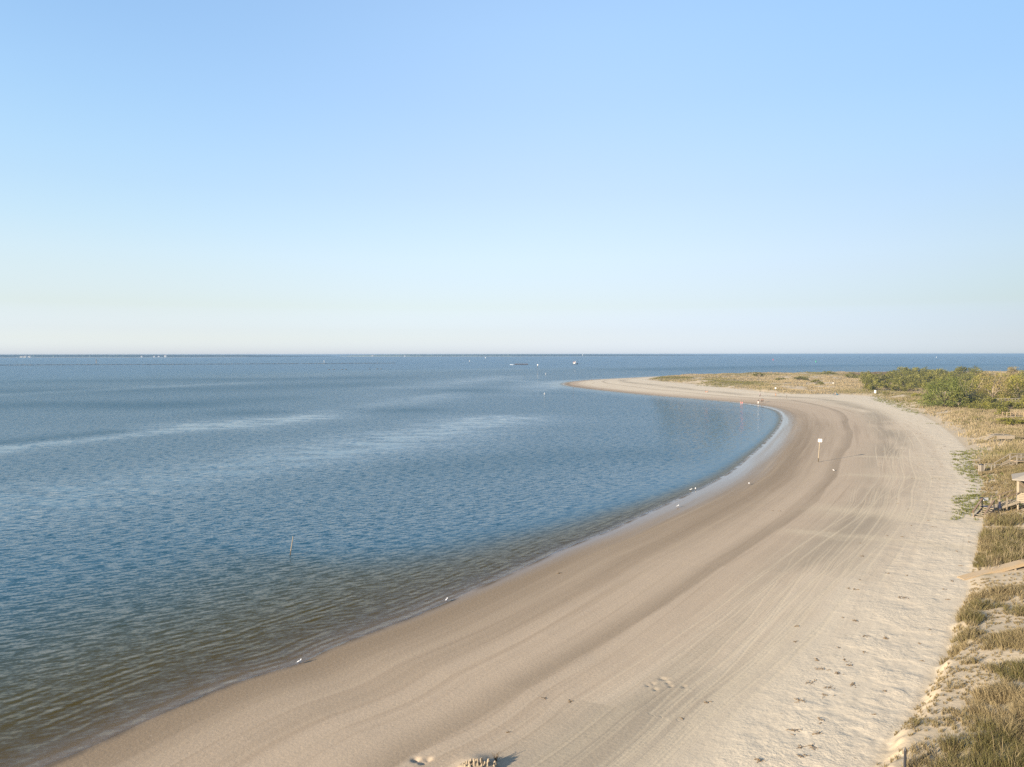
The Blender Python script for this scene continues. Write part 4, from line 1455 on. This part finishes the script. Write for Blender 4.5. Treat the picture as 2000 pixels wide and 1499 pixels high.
# ------------------------------------------------------------------ shrubs and trees
def leaf_material(name, a, b_, c_):
    m, g, out = material(name)
    t_ = g.attr('tone')
    col = g.mix(t_.step(0.0, 0.6), a, b_)
    col = g.mix(t_.step(0.75, 1.0), col, c_)
    d = g.node('ShaderNodeBsdfDiffuse')
    g.link(col, d.inputs['Color'])
    tl = g.node('ShaderNodeBsdfTranslucent')
    g.link(col, tl.inputs['Color'])
    mx = g.node('ShaderNodeMixShader')
    mx.inputs[0].default_value = 0.25
    g.link(d.outputs[0], mx.inputs[1])
    g.link(tl.outputs[0], mx.inputs[2])
    g.link(mx.outputs[0], out.inputs[0])
    return m


LEAF = dict(dark=leaf_material('dark_leaves', (0.084, 0.086, 0.025), (0.158, 0.152, 0.042), (0.26, 0.23, 0.08)),
            olive=leaf_material('olive_leaves', (0.095, 0.094, 0.027), (0.175, 0.165, 0.046), (0.27, 0.235, 0.085)),
            bright=leaf_material('bright_leaves', (0.078, 0.094, 0.028), (0.150, 0.165, 0.044), (0.23, 0.23, 0.085)),
            yellow=leaf_material('yellow_leaves', (0.130, 0.130, 0.026), (0.235, 0.215, 0.045), (0.33, 0.29, 0.085)),
            tan=leaf_material('tan_twigs_and_leaves', (0.16, 0.12, 0.050), (0.26, 0.205, 0.085), (0.34, 0.30, 0.13)))


def crown_mesh(w, h, dpt, base, clumps, per, leaf, seed, lift=.0):
    """leaf cards gathered in clumps over an uneven dome w wide, dpt deep, from base to h"""
    r = np.random.RandomState(seed)
    a = r.rand(clumps) * 2 * PI
    ct = r.rand(clumps) ** .75
    rad = np.sqrt(1 - (ct * .92) ** 2) * (.55 + .55 * r.rand(clumps))
    cx, cy = np.cos(a) * rad * w / 2, np.sin(a) * rad * dpt / 2
    cz = base + (h - base) * (ct * (.62 + .48 * r.rand(clumps)))
    cr = (.15 + .13 * r.rand(clumps)) * min(w, dpt)
    ctone = r.rand(clumps)
    k = clumps * per
    j = np.repeat(np.arange(clumps), per)
    d = r.randn(k, 3)
    d /= np.linalg.norm(d, axis=1)[:, None] + 1e-6
    rr = r.rand(k) ** .45
    C = np.column_stack([cx[j], cy[j], cz[j]]) + d * (rr * cr[j])[:, None] * np.array([1, 1, .72])
    C[:, 2] = np.maximum(C[:, 2], .08)
    nrm = d * .7 + r.randn(k, 3) * .55 + np.array([0, 0, .35])
    nrm /= np.linalg.norm(nrm, axis=1)[:, None]
    t1 = np.cross(nrm, r.randn(k, 3))
    t1 /= np.linalg.norm(t1, axis=1)[:, None]
    t2 = np.cross(nrm, t1)
    s_ = leaf * (.6 + .8 * r.rand(k))[:, None]
    V = np.stack([C - t1 * s_, C + t2 * s_ * .55, C + t1 * s_, C - t2 * s_ * .55], 1).reshape(-1, 3)
    tone = np.repeat(np.clip(.62 * ctone[j] + .38 * r.rand(k), 0, 1), 4)
    return V, np.arange(k * 4).reshape(-1, 4), tone, np.column_stack([cx, cy, cz])


PROTO = {}


def proto(kind, var):
    """unit shrub 4 m wide, 2.6 m tall"""
    key = (kind, var)
    if key in PROTO: return PROTO[key]
    big = kind in ('bright', 'tan', 'yellow')
    V, q_, tone, cl = crown_mesh(4.0, 2.6, 4.0, .2, 17 if not big else 22, 52, .16, 100 + var * 7 + len(kind))
    o = big_mesh('crown', V, q_, mat=LEAF[kind])
    put_attr(o, 'tone', tone)
    b = MB()
    r = random.Random(var)
    for k in range(5):
        c = cl[r.randrange(len(cl))]
        b.tube([(r.uniform(-.2, .2), r.uniform(-.2, .2), -.3), (c[0] * .4, c[1] * .4, c[2] * .45), tuple(c)], [.09, .06, .02], 5)
    s_ = b.build('stem', M['bark2'])
    PROTO[key] = (o, s_)
    return PROTO[key]


used_proto = set()


def shrub(x, y, w, h, kind, label, group, name='shrub', cat='shrub', rz=None, var=None):
    r = random.Random(int(x * 91 + y * 37))
    var = r.randrange(3) if var is None else var
    o, s_ = proto(kind, var)
    t = thing(name, (x, y, height(x, y) - .05), label, cat, group, rz if rz is not None else r.uniform(0, 6.28))
    if (kind, var) in used_proto:
        o, s_ = o.copy(), s_.copy()
        COL.objects.link(o)
        COL.objects.link(s_)
    used_proto.add((kind, var))
    o.parent = t
    s_.parent = t
    t.scale = (w / 4.0, w / 4.0, h / 2.6)
    return t


def px_shrub(u, vb, wpx, hpx, kind, label, group='shrubs of the dune thicket', **k):
    x, y, z = ground(u, vb, 2.5)
    return shrub(x, y, wpx * y / F, hpx * y / F * 1.05, kind, label, group, **k)


def palmetto(u, vb, wpx, label):
    x, y, z = ground(u, vb, 2.5)
    w = wpx * y / F
    t = thing('palmetto', (x, y, z), label, 'palm', 'palmettos in the dune thicket')
    r = np.random.RandomState(int(u))
    V, q_, tn = [], [], []
    for k in range(34):
        a, e = r.rand() * 6.28, .15 + 1.2 * r.rand()
        L_ = w * .5 * (.7 + .4 * r.rand())
        d = np.array([math.cos(a) * math.cos(e), math.sin(a) * math.cos(e), math.sin(e)])
        c = d * L_ * .55 + np.array([0, 0, .5])
        sd_ = np.cross(d, [0, 0, 1.0]); sd_ /= np.linalg.norm(sd_) + 1e-6
        up = np.cross(sd_, d)
        tone = r.rand()
        for f in range(7):
            fa = (f - 3) * .42
            fd = d * math.cos(fa) + sd_ * math.sin(fa) - up * .18 * abs(f - 3) / 3
            tip = c + fd * L_ * .5
            s_ = np.cross(fd, up) * L_ * .055
            i = len(V)
            V += [c - s_ * .3, c + fd * L_ * .25 - s_, tip, c + fd * L_ * .25 + s_]
            q_.append([i, i + 1, i + 2, i + 3])
            tn += [tone] * 4
    o = big_mesh('fronds', np.array(V), np.array(q_), mat=LEAF['olive'], parent=t)
    put_attr(o, 'tone', np.array(tn))
    MB().lathe([(.22, -.3), (.26, .25), (.16, .6)], 8).build('trunk', M['bark2'], t)


# single shrubs one can pick out
px_shrub(1617, 732, 24, 8, 'dark', 'dark rounded shrub on the skyline left of the thicket')
px_shrub(1628, 732, 14, 5, 'dark', 'low dark shrub just right of the rounded skyline shrub', var=1)
px_shrub(1660, 739, 24, 10, 'olive', 'olive shrub at the left end of the thicket')
px_shrub(1676, 739, 14, 7, 'dark', 'small dark shrub beside the olive one at the left end of the thicket')
px_shrub(1691, 748, 24, 15, 'dark', 'tall dark green shrub at the left front of the thicket')
px_shrub(1692, 756, 15, 13, 'dark', 'near black shrub at the front left corner of the thicket', var=2)
px_shrub(1771, 741, 13, 17, 'dark', 'round topped dark tree rising above the thicket against the sea', name='tree', cat='tree')
px_shrub(1568, 744, 34, 9, 'olive', 'wide green shrub alone in the tan grass of the far dunes')
px_shrub(1526, 743, 26, 5, 'olive', 'flat green shrub left of the wide one on the far dunes')
px_shrub(1594, 748, 20, 7, 'olive', 'green shrub right of the wide one on the far dunes', var=1)
px_shrub(1602, 753, 18, 7, 'olive', 'green shrub below the others on the far dunes', var=2)
px_shrub(1482, 737, 24, 6, 'dark', 'dark brown brush on the crest of the far dunes')
px_shrub(1406, 740, 6, 4, 'dark', 'tiny dark bush in the middle of the far dunes')
px_shrub(1731, 770, 12, 4, 'olive', 'low flat bush on open sand in front of the thicket')
px_shrub(1790, 777, 20, 9, 'yellow', 'yellow green bush at the foot of the thicket left of the big tree')
px_shrub(1975, 828, 60, 12, 'yellow', 'low yellow green scrub under the sunlit boardwalk rails')
for u, v, w_ in [(1724, 753, 15), (1741, 750, 16), (1732, 757, 13), (1708, 760, 14), (1752, 762, 16), (1760, 747, 14)]:
    palmetto(u, v, w_, 'pale green fan leaved palmetto among the dark shrubs at the left of the thicket')

# the thicket itself
rr = random.Random(11)
KINDS_AT = [
    # left, right, top base, bottom base, kinds, count, label
    (1690, 1800, 742, 768, ['dark', 'dark', 'olive'], 26, '%s shrub in the left part of the thicket'),
    (1740, 1905, 733, 748, ['dark', 'olive', 'olive', 'dark'], 30, '%s shrub along the back of the thicket, towards the sea'),
    (1800, 1900, 748, 764, ['olive', 'dark'], 14, '%s shrub behind the big bright tree'),
    (1885, 1960, 755, 806, ['olive', 'dark', 'yellow'], 22, '%s shrub right of the big bright tree'),
    (1905, 2070, 735, 768, ['yellow', 'tan', 'olive', 'tan'], 26, '%s shrub under the tall trees at the right'),
    (1950, 2080, 784, 802, ['yellow', 'bright', 'olive'], 20, '%s shrub between the two boardwalks'),
]
NAME = dict(dark='dark green', olive='olive green', yellow='yellow green', tan='tan, half bare', bright='bright green')
taken = []
for u0, u1, v0, v1, kinds, cnt, lab in KINDS_AT:
    n = tries = 0
    while n < cnt and tries < 2000:
        tries += 1
        u, v = rr.uniform(u0, u1), rr.uniform(v0, v1)
        if any(abs(u - a) < 11 and abs(v - b_) < 5 for a, b_ in taken): continue
        taken.append((u, v))
        kd = rr.choice(kinds)
        px_shrub(u, v, rr.uniform(20, 33), rr.uniform(10, 19), kd, lab % NAME[kd])
        n += 1


def big_tree(u, vb, wpx, hpx, kind, label, clumps=70, per=60, leaf=.22, bare=0, seed=1, base=.06, bark='bark', dpt=None):
    x, y, z = ground(u, vb, 2.5)
    w, h = wpx * y / F, hpx * y / F
    t = thing('tree', (x, y, z - .1), label, 'tree', 'trees by the boardwalks')
    V, q_, tone, cl = crown_mesh(w, h, (dpt or .9) * w, base * h, clumps, per, leaf, seed)
    o = big_mesh('crown', V, q_, mat=LEAF[kind], parent=t)
    put_attr(o, 'tone', tone)
    r = random.Random(seed)
    b = MB()
    b.tube([(0, 0, -.4), (.1, 0, h * .12), (.05, .1, h * .26)], [.035 * h, .028 * h, .022 * h], 8)
    for k in range(11):
        c = Vector(cl[r.randrange(len(cl))])
        m_ = Vector((c.x * .45 + r.uniform(-.3, .3), c.y * .45, h * .22 + c.z * .42))
        b.tube([(.05, .05, h * .2), tuple(m_), tuple(c)], [.018 * h, .012 * h, .003 * h], 6)
    for k in range(bare):
        a = r.uniform(0, 6.28)
        e = Vector((math.cos(a) * w * r.uniform(.2, .5), math.sin(a) * w * .3, h * r.uniform(.75, 1.08)))
        m_ = e * .55 + Vector((r.uniform(-.4, .4), 0, h * .08))
        b.tube([(0, 0, h * .1), tuple(m_), tuple(e)], [.016 * h, .010 * h, .002 * h], 5)
        for q in range(4):
            s_ = m_ + (e - m_) * r.uniform(.1, .9)
            b.tube([tuple(s_), (s_.x + r.uniform(-1, 1) * w * .12, s_.y + r.uniform(-1, 1), s_.z + r.uniform(.02, .14) * h)], [.005 * h, .0015 * h], 4)
    b.build('trunk', M[bark], t)
    return t


big_tree(1843, 797, 84, 56, 'bright', 'big bright green tree spreading at the front of the thicket', 115, 75, .20, seed=5, base=0.0, bark='bark2')
big_tree(1872, 797, 36, 34, 'dark', 'dark shaded bushy tree on the right flank of the big bright tree', 30, 60, .20, seed=8)
big_tree(1890, 790, 62, 50, 'olive', 'pale branching tree with bare limbs showing, right of the big bright tree', 34, 40, .17, 9, seed=14)
big_tree(1938, 786, 66, 58, 'tan', 'tall tan tree with bare twigs above its crown, at the right', 70, 55, .17, 9, seed=21)
big_tree(1990, 783, 60, 54, 'yellow', 'tall yellow green tree at the right edge', 66, 60, .20, 2, seed=25)
big_tree(1962, 781, 40, 46, 'tan', 'brownish tree with a forked trunk between the tall tan and yellow green trees', 34, 50, .17, 6, seed=29)
big_tree(2050, 786, 70, 56, 'yellow', 'yellow green tree just beyond the right edge', 60, 55, .20, 2, seed=33)
big_tree(1942, 806, 34, 20, 'dark', 'dark low bushy tree in front of the sunlit boardwalk', 26, 55, .18, seed=37)
big_tree(1958, 813, 26, 16, 'olive', 'rounded olive bush at the end of the sunlit boardwalk rails', 22, 50, .16, seed=39)
big_tree(1915, 800, 40, 20, 'olive', 'olive bushy tree before the half hidden boardwalk', 26, 50, .18, seed=43)


# ------------------------------------------------------------------ people
def skinned(name, joints, edges, mat, parent, root, sub=1):
    me = bpy.data.meshes.new(name)
    keys = list(joints)
    me.from_pydata([joints[k][:3] for k in keys], [(keys.index(a), keys.index(b)) for a, b in edges], [])
    o = bpy.data.objects.new(name, me)
    COL.objects.link(o)
    md = o.modifiers.new('skin', 'SKIN')
    md.use_smooth_shade = True
    for k, v in zip(keys, me.skin_vertices[0].data):
        r = joints[k][3]
        v.radius = r if isinstance(r, tuple) else (r, r)
        v.use_root = k == root
    if sub:
        sm = o.modifiers.new('smooth', 'SUBSURF')
        sm.levels = sm.render_levels = sub
    me.materials.append(mat)
    if parent: o.parent = parent
    return o


def person(u, v, h, rz, label, top, bottom, skin='skin', hair='hair', pose='walk', long_legs=True, z0=.8, group='people on the beach', off=(0, 0)):
    x, y, z = ground(u, v, z0)
    x, y = x + off[0], y + off[1]
    z = max(height(x, y), -.05)
    t = thing('person', (x, y, z), label, 'person', group, rz)
    k = h / 1.72
    st = .24 if pose == 'walk' else .03
    sit = pose == 'sit'
    J = {}

    def j(n, a, b, c, r):
        J[n] = (a * k, b * k, c * k, r * k)
    if sit:
        j('pelvis', 0, 0, .14, .135); j('waist', 0, .06, .34, .125); j('chest', 0, .04, .52, .14); j('neck', 0, .02, .66, .055)
        dz = -.84
    else:
        j('pelvis', 0, 0, .94, .13); j('waist', 0, 0, 1.10, .12); j('chest', 0, 0, 1.30, .145); j('neck', 0, .0, 1.46, .055)
        dz = 0
    hz = J['neck'][2] / k
    hy = J['neck'][1] / k
    j('chin', 0, hy - .025, hz + .07, .072); j('skull', 0, hy - .012, hz + .155, .092); j('crown', 0, hy, hz + .215, .06); j('nose', 0, hy - .125, hz + .115, .014)
    E = [('pelvis', 'waist'), ('waist', 'chest'), ('chest', 'neck'), ('neck', 'chin'), ('chin', 'skull'), ('skull', 'crown'), ('skull', 'nose')]
    cz = J['chest'][2] / k
    cy = J['chest'][1] / k
    for s_, n in ((-1, 'l'), (1, 'r')):
        if sit:
            j(n + 'hip', s_ * .09, -.04, .13, .095); j(n + 'knee', s_ * .13, -.42, .36, .062); j(n + 'ankle', s_ * .13, -.72, .06, .042); j(n + 'toe', s_ * .14, -.86, .05, .035)
            j(n + 'elbow', s_ * .27, -.06, .34, .042); j(n + 'wrist', s_ * .18, -.30, .34, .03); hand = (s_ * .16, -.36, .34)
        else:
            a = s_ * st
            j(n + 'hip', s_ * .09, -a * .1, .88, .095); j(n + 'knee', s_ * .10, -a * .75 - .02, .50, .062); j(n + 'ankle', s_ * .10, -a, .09, .042); j(n + 'toe', s_ * .11, -a - .14, .04, .036)
            j(n + 'elbow', s_ * .27, a * .35 + .02, 1.10, .043); j(n + 'wrist', s_ * .28, a * .7 - .08, .88, .030); hand = (s_ * .28, a * .75 - .10, .80)
        j(n + 'shoulder', s_ * .18, cy, cz + .08, .062)
        j(n + 'palm', *hand, .036)
        E += [('pelvis', n + 'hip'), (n + 'hip', n + 'knee'), (n + 'knee', n + 'ankle'), (n + 'ankle', n + 'toe'), ('chest', n + 'shoulder'), (n + 'shoulder', n + 'elbow'), (n + 'elbow', n + 'wrist'), (n + 'wrist', n + 'palm')]
        for f in range(4):
            j(n + 'f%d' % f, hand[0] + s_ * .005, hand[1] - .035 + f * .022, hand[2] - (.085, .095, .09, .07)[f], .009)
            E.append((n + 'palm', n + 'f%d' % f))
        j(n + 'thumb', hand[0] - s_ * .02, hand[1] - .065, hand[2] - .035, .010)
        E.append((n + 'palm', n + 'thumb'))
    skinned('body', J, E, M[skin], t, 'pelvis')

    def sub_skin(name, names, grow, mat, root):
        JJ = {n: J[n][:3] + (J[n][3] + grow * k,) for n in names}
        return skinned(name, JJ, [e for e in E if e[0] in names and e[1] in names], mat, t, root)
    sub_skin('shirt', ['waist', 'chest', 'lshoulder', 'rshoulder', 'lelbow', 'relbow'], .022, top, 'chest')
    legs = ['pelvis', 'lhip', 'rhip', 'lknee', 'rknee'] + (['lankle', 'rankle'] if long_legs else [])
    sub_skin('trousers', legs, .02, bottom, 'pelvis')
    c = Vector(J['skull'][:3])
    MB().lathe([(.02 * k, .12 * k), (.075 * k, .09 * k), (.10 * k, .03 * k), (.098 * k, -.03 * k), (.06 * k, -.09 * k)], 12, (c.x, c.y + .022 * k, c.z)).build('hair', M[hair], t, True)
    return t


person(1481, 789.5, 1.78, 1.9, 'person in a dark navy top and white trousers walking on the damp sand', cloth('navy_top', (.02, .025, .05)), cloth('white_trousers', (.75, .73, .70)), 'skin2')
person(1487.6, 786.8, 1.80, -1.8, 'larger person in dark brown clothes, right of the one in white trousers', cloth('dark_brown_jacket', (.045, .03, .02)), cloth('dark_trousers', (.03, .026, .024)), 'skin2')
person(1490.3, 785.6, 1.60, -1.8, 'smaller person in dark brown clothes at the right of the pair', cloth('brown_jacket', (.09, .05, .035)), cloth('brown_trousers', (.06, .045, .035)), 'skin2')
person(1484.4, 775.8, 1.72, .6, 'person in a lilac top and dark leggings on the dry sand', cloth('lilac_top', (.36, .30, .42)), cloth('dark_leggings', (.03, .028, .035)), hair='hair2')
person(1515, 775.2, 1.65, 2.6, 'person in brown standing alone below the white sign', cloth('rust_top', (.15, .065, .03)), cloth('tan_trousers', (.22, .14, .09)), pose='stand')
person(1446.8, 791.4, 1.45, .3, 'taller child in pink wading at the edge of the bay', cloth('pink_swim_top', (.60, .22, .22)), cloth('pink_shorts', (.55, .24, .24)), long_legs=False, pose='stand', group='children in pink at the waterline')
person(1449.6, 790.8, 1.20, -1.2, 'smaller child in hot pink wading at the edge of the bay', cloth('hot_pink_top', (.62, .13, .18)), cloth('hot_pink_shorts', (.6, .14, .2)), long_legs=False, pose='stand', group='children in pink at the waterline')
person(1378, 766.5, 1.65, .4, 'person in a reddish brown top sitting on the sand of the point', cloth('red_brown_top', (.15, .06, .05)), cloth('pink_towel_shorts', (.30, .15, .13)), pose='sit', long_legs=False)
person(1381.5, 766.6, 1.75, -.3, 'person in grey brown sitting on the sand at the right of the pair', cloth('grey_brown_top', (.19, .15, .12)), cloth('grey_shorts', (.25, .20, .17)), pose='sit', long_legs=False)
person(1120, 755.3, 1.75, 1.4, 'person in grey walking alone near the tip of the sandy point', cloth('grey_top', (.16, .15, .16)), cloth('grey_trousers', (.20, .19, .19)), z0=.4)
person(1634, 770.8, 1.60, -.8, 'person with a pale hat sitting behind the blue beach shelter', cloth('straw_top', (.55, .45, .28)), cloth('khaki_shorts', (.3, .24, .16)), pose='sit', hair='hair2', long_legs=False, off=(0, 1.2))

# blue beach shelter
x, y, z = ground(1631, 771.8, 1.5)
t = thing('beach_tent', (x, y, z), 'small blue beach tent with a dark shaded side below the grassy dune', 'tent', rz=-.35)
b = MB()
n = 10
for i in range(n):
    a0, a1 = PI * i / n, PI * (i + 1) / n
    p = lambda a, yy, s_=1.0: (-math.cos(a) * .95 * s_, yy, math.sin(a) * 1.05 * s_)
    b.add([p(a0, -.7), p(a1, -.7), p(a1, .7, .8), p(a0, .7, .8), p(a0, -.7, .97), p(a1, -.7, .97), p(a1, .7, .77), p(a0, .7, .77)],
          [(0, 3, 2, 1), (4, 5, 6, 7), (0, 1, 5, 4), (2, 3, 7, 6)])
b.build('canopy', M['blue'], t)
MB().box((0, 0, .02), (1.8, 1.35, .03)).build('groundsheet', M['navy'], t)
MB().box((.95, -.2, .32), (.6, .5, .5)).build('bag', M['navy'], t, bevel=.08)


# ------------------------------------------------------------------ gulls
def gull(u, v, rz, label, z0=.1, size=1.0):
    x, y, z = ground(u, v, z0)
    z = max(z, 0.0)
    t = thing('gull', (x, y, z), label, 'gull', 'gulls on the wet sand', rz)
    J = dict(tail=(-.25, 0, .15, (.05, .012)), rump=(-.15, 0, .165, (.055, .05)), body=(-.03, 0, .17, (.082, .08)), breast=(.075, 0, .195, (.07, .075)),
             neck=(.125, 0, .255, (.042, .042)), head=(.145, 0, .315, (.040, .040)), face=(.178, 0, .312, (.022, .022)))
    E = [('tail', 'rump'), ('rump', 'body'), ('body', 'breast'), ('breast', 'neck'), ('neck', 'head'), ('head', 'face')]
    skinned('body', J, E, M['gull_white'], t, 'body', 2)
    for s_ in (-1, 1):
        vs = [(.09, s_ * .080, .215), (.0, s_ * .094, .245), (-.16, s_ * .066, .215), (-.33, s_ * .018, .175), (-.16, s_ * .072, .155), (.02, s_ * .097, .165)]
        vs2 = [(a, b - s_ * .014, c) for a, b, c in vs]
        f = [(0, 1, 2, 3, 4, 5), (11, 10, 9, 8, 7, 6)] + [(i, (i + 1) % 6, 6 + (i + 1) % 6, 6 + i) for i in range(6)]
        MB().add(vs + vs2, f).build('wing', M['gull_grey'], t)
        MB().tube([(.0, s_ * .03, .11), (-.015, s_ * .032, .05), (.0, s_ * .034, .004)], .006, 5).bar((-.01, s_ * .034, .006), (.05, s_ * .034, .006), .04, .006).build('leg', M['leg'], t)
    MB().tube([(.195, 0, .312), (.225, 0, .308), (.248, 0, .298)], [.011, .009, .003], 6).build('beak', M['beak'], t)
    for s_ in (-1, 1):
        MB().lathe([(.001, -.005), (.006, 0), (.001, .005)], 6, (.170, s_ * .027, .325)).build('eye', M['black'], t)
    t.scale = (size * .8,) * 3
    return t


gull(585, 1297, .9, 'white gull standing at the nearest water edge with a long shadow', size=1.12)
gull(872.5, 1175.5, 1.2, 'white gull at the water edge midway along the shore', size=1.1)
gull(1324, 991.5, .5, 'white gull on the shining wet sand below a pair of gulls', size=1.3)
gull(1358.5, 957.5, 1.4, 'white gull at the water line with another just beside it', size=1.3)
gull(1349.5, 959.0, .2, 'white gull in the shallows, left of its neighbour', size=1.2)
gull(1463, 947, 1.3, 'white gull standing alone on the damp brown sand', z0=.3, size=1.3)
gull(1628, 920.5, 2.0, 'white gull on the dry side of the dark tide line, right of the tall sign', z0=.8, size=1.1)

# ------------------------------------------------------------------ sand castle and its twig
x, y, z = ground(934, 1500, .8)
t = thing('sand_castle', (x, y, z), 'crumbling drip sand castle at the bottom edge of the picture', 'sand castle')
r = random.Random(6)
b = MB()
for k in range(46):
    a, d = r.uniform(0, 6.28), r.uniform(.05, .95)
    cx, cy = math.cos(a) * d * .85, math.sin(a) * d * .42
    hh = r.uniform(.18, .5) * (1.1 - d * .5)
    rr_ = r.uniform(.05, .10)
    b.lathe([(rr_ * 1.5, -.15), (rr_ * 1.1, hh * .35), (rr_ * .8, hh * .6), (rr_ * .55, hh * .85), (.012, hh)], 7, (cx + r.uniform(-.02, .02), cy, 0))
b.build('towers', M['dsand'], t)
MB().lathe([(1.02, -.2), (.95, .06), (.6, .16), (.1, .2)], 24).build('mound', M['dsand'], t, True).scale = (1, .55, 1)
x, y, z = ground(968, 1486, .8)
b = MB()
for k in range(14):
    a = r.uniform(0, 6.28)
    b.tube([(r.uniform(-.06, .06), r.uniform(-.06, .06), -.02), (math.cos(a) * .10, math.sin(a) * .10, r.uniform(.1, .3)), (math.cos(a) * .22, math.sin(a) * .22, r.uniform(.12, .45))], [.012, .009, .004], 4)
o = b.build('dry_plant', M['twig'])
o.location = (x, y, z)
tag(o, 'small dry brown plant stuck in the sand beside the sand castle', 'dry plant')

# ------------------------------------------------------------------ sea air
HZ = 23000
o = MB().box((0, 0, 8.0), (2 * HZ, 2 * HZ, 26.1)).build('haze', None)
m, g, out = material('sea_haze')
v = g.node('ShaderNodeVolumePrincipled')
v.inputs['Color'].default_value = (0.21, 0.335, 0.50, 1)
v.inputs['Density'].default_value = 1.7e-4
g.link(v.outputs[0], out.inputs['Volume'])
o.data.materials.append(m)
tag(o, 'thin pale sea haze over the whole bay', 'haze', kind='stuff')
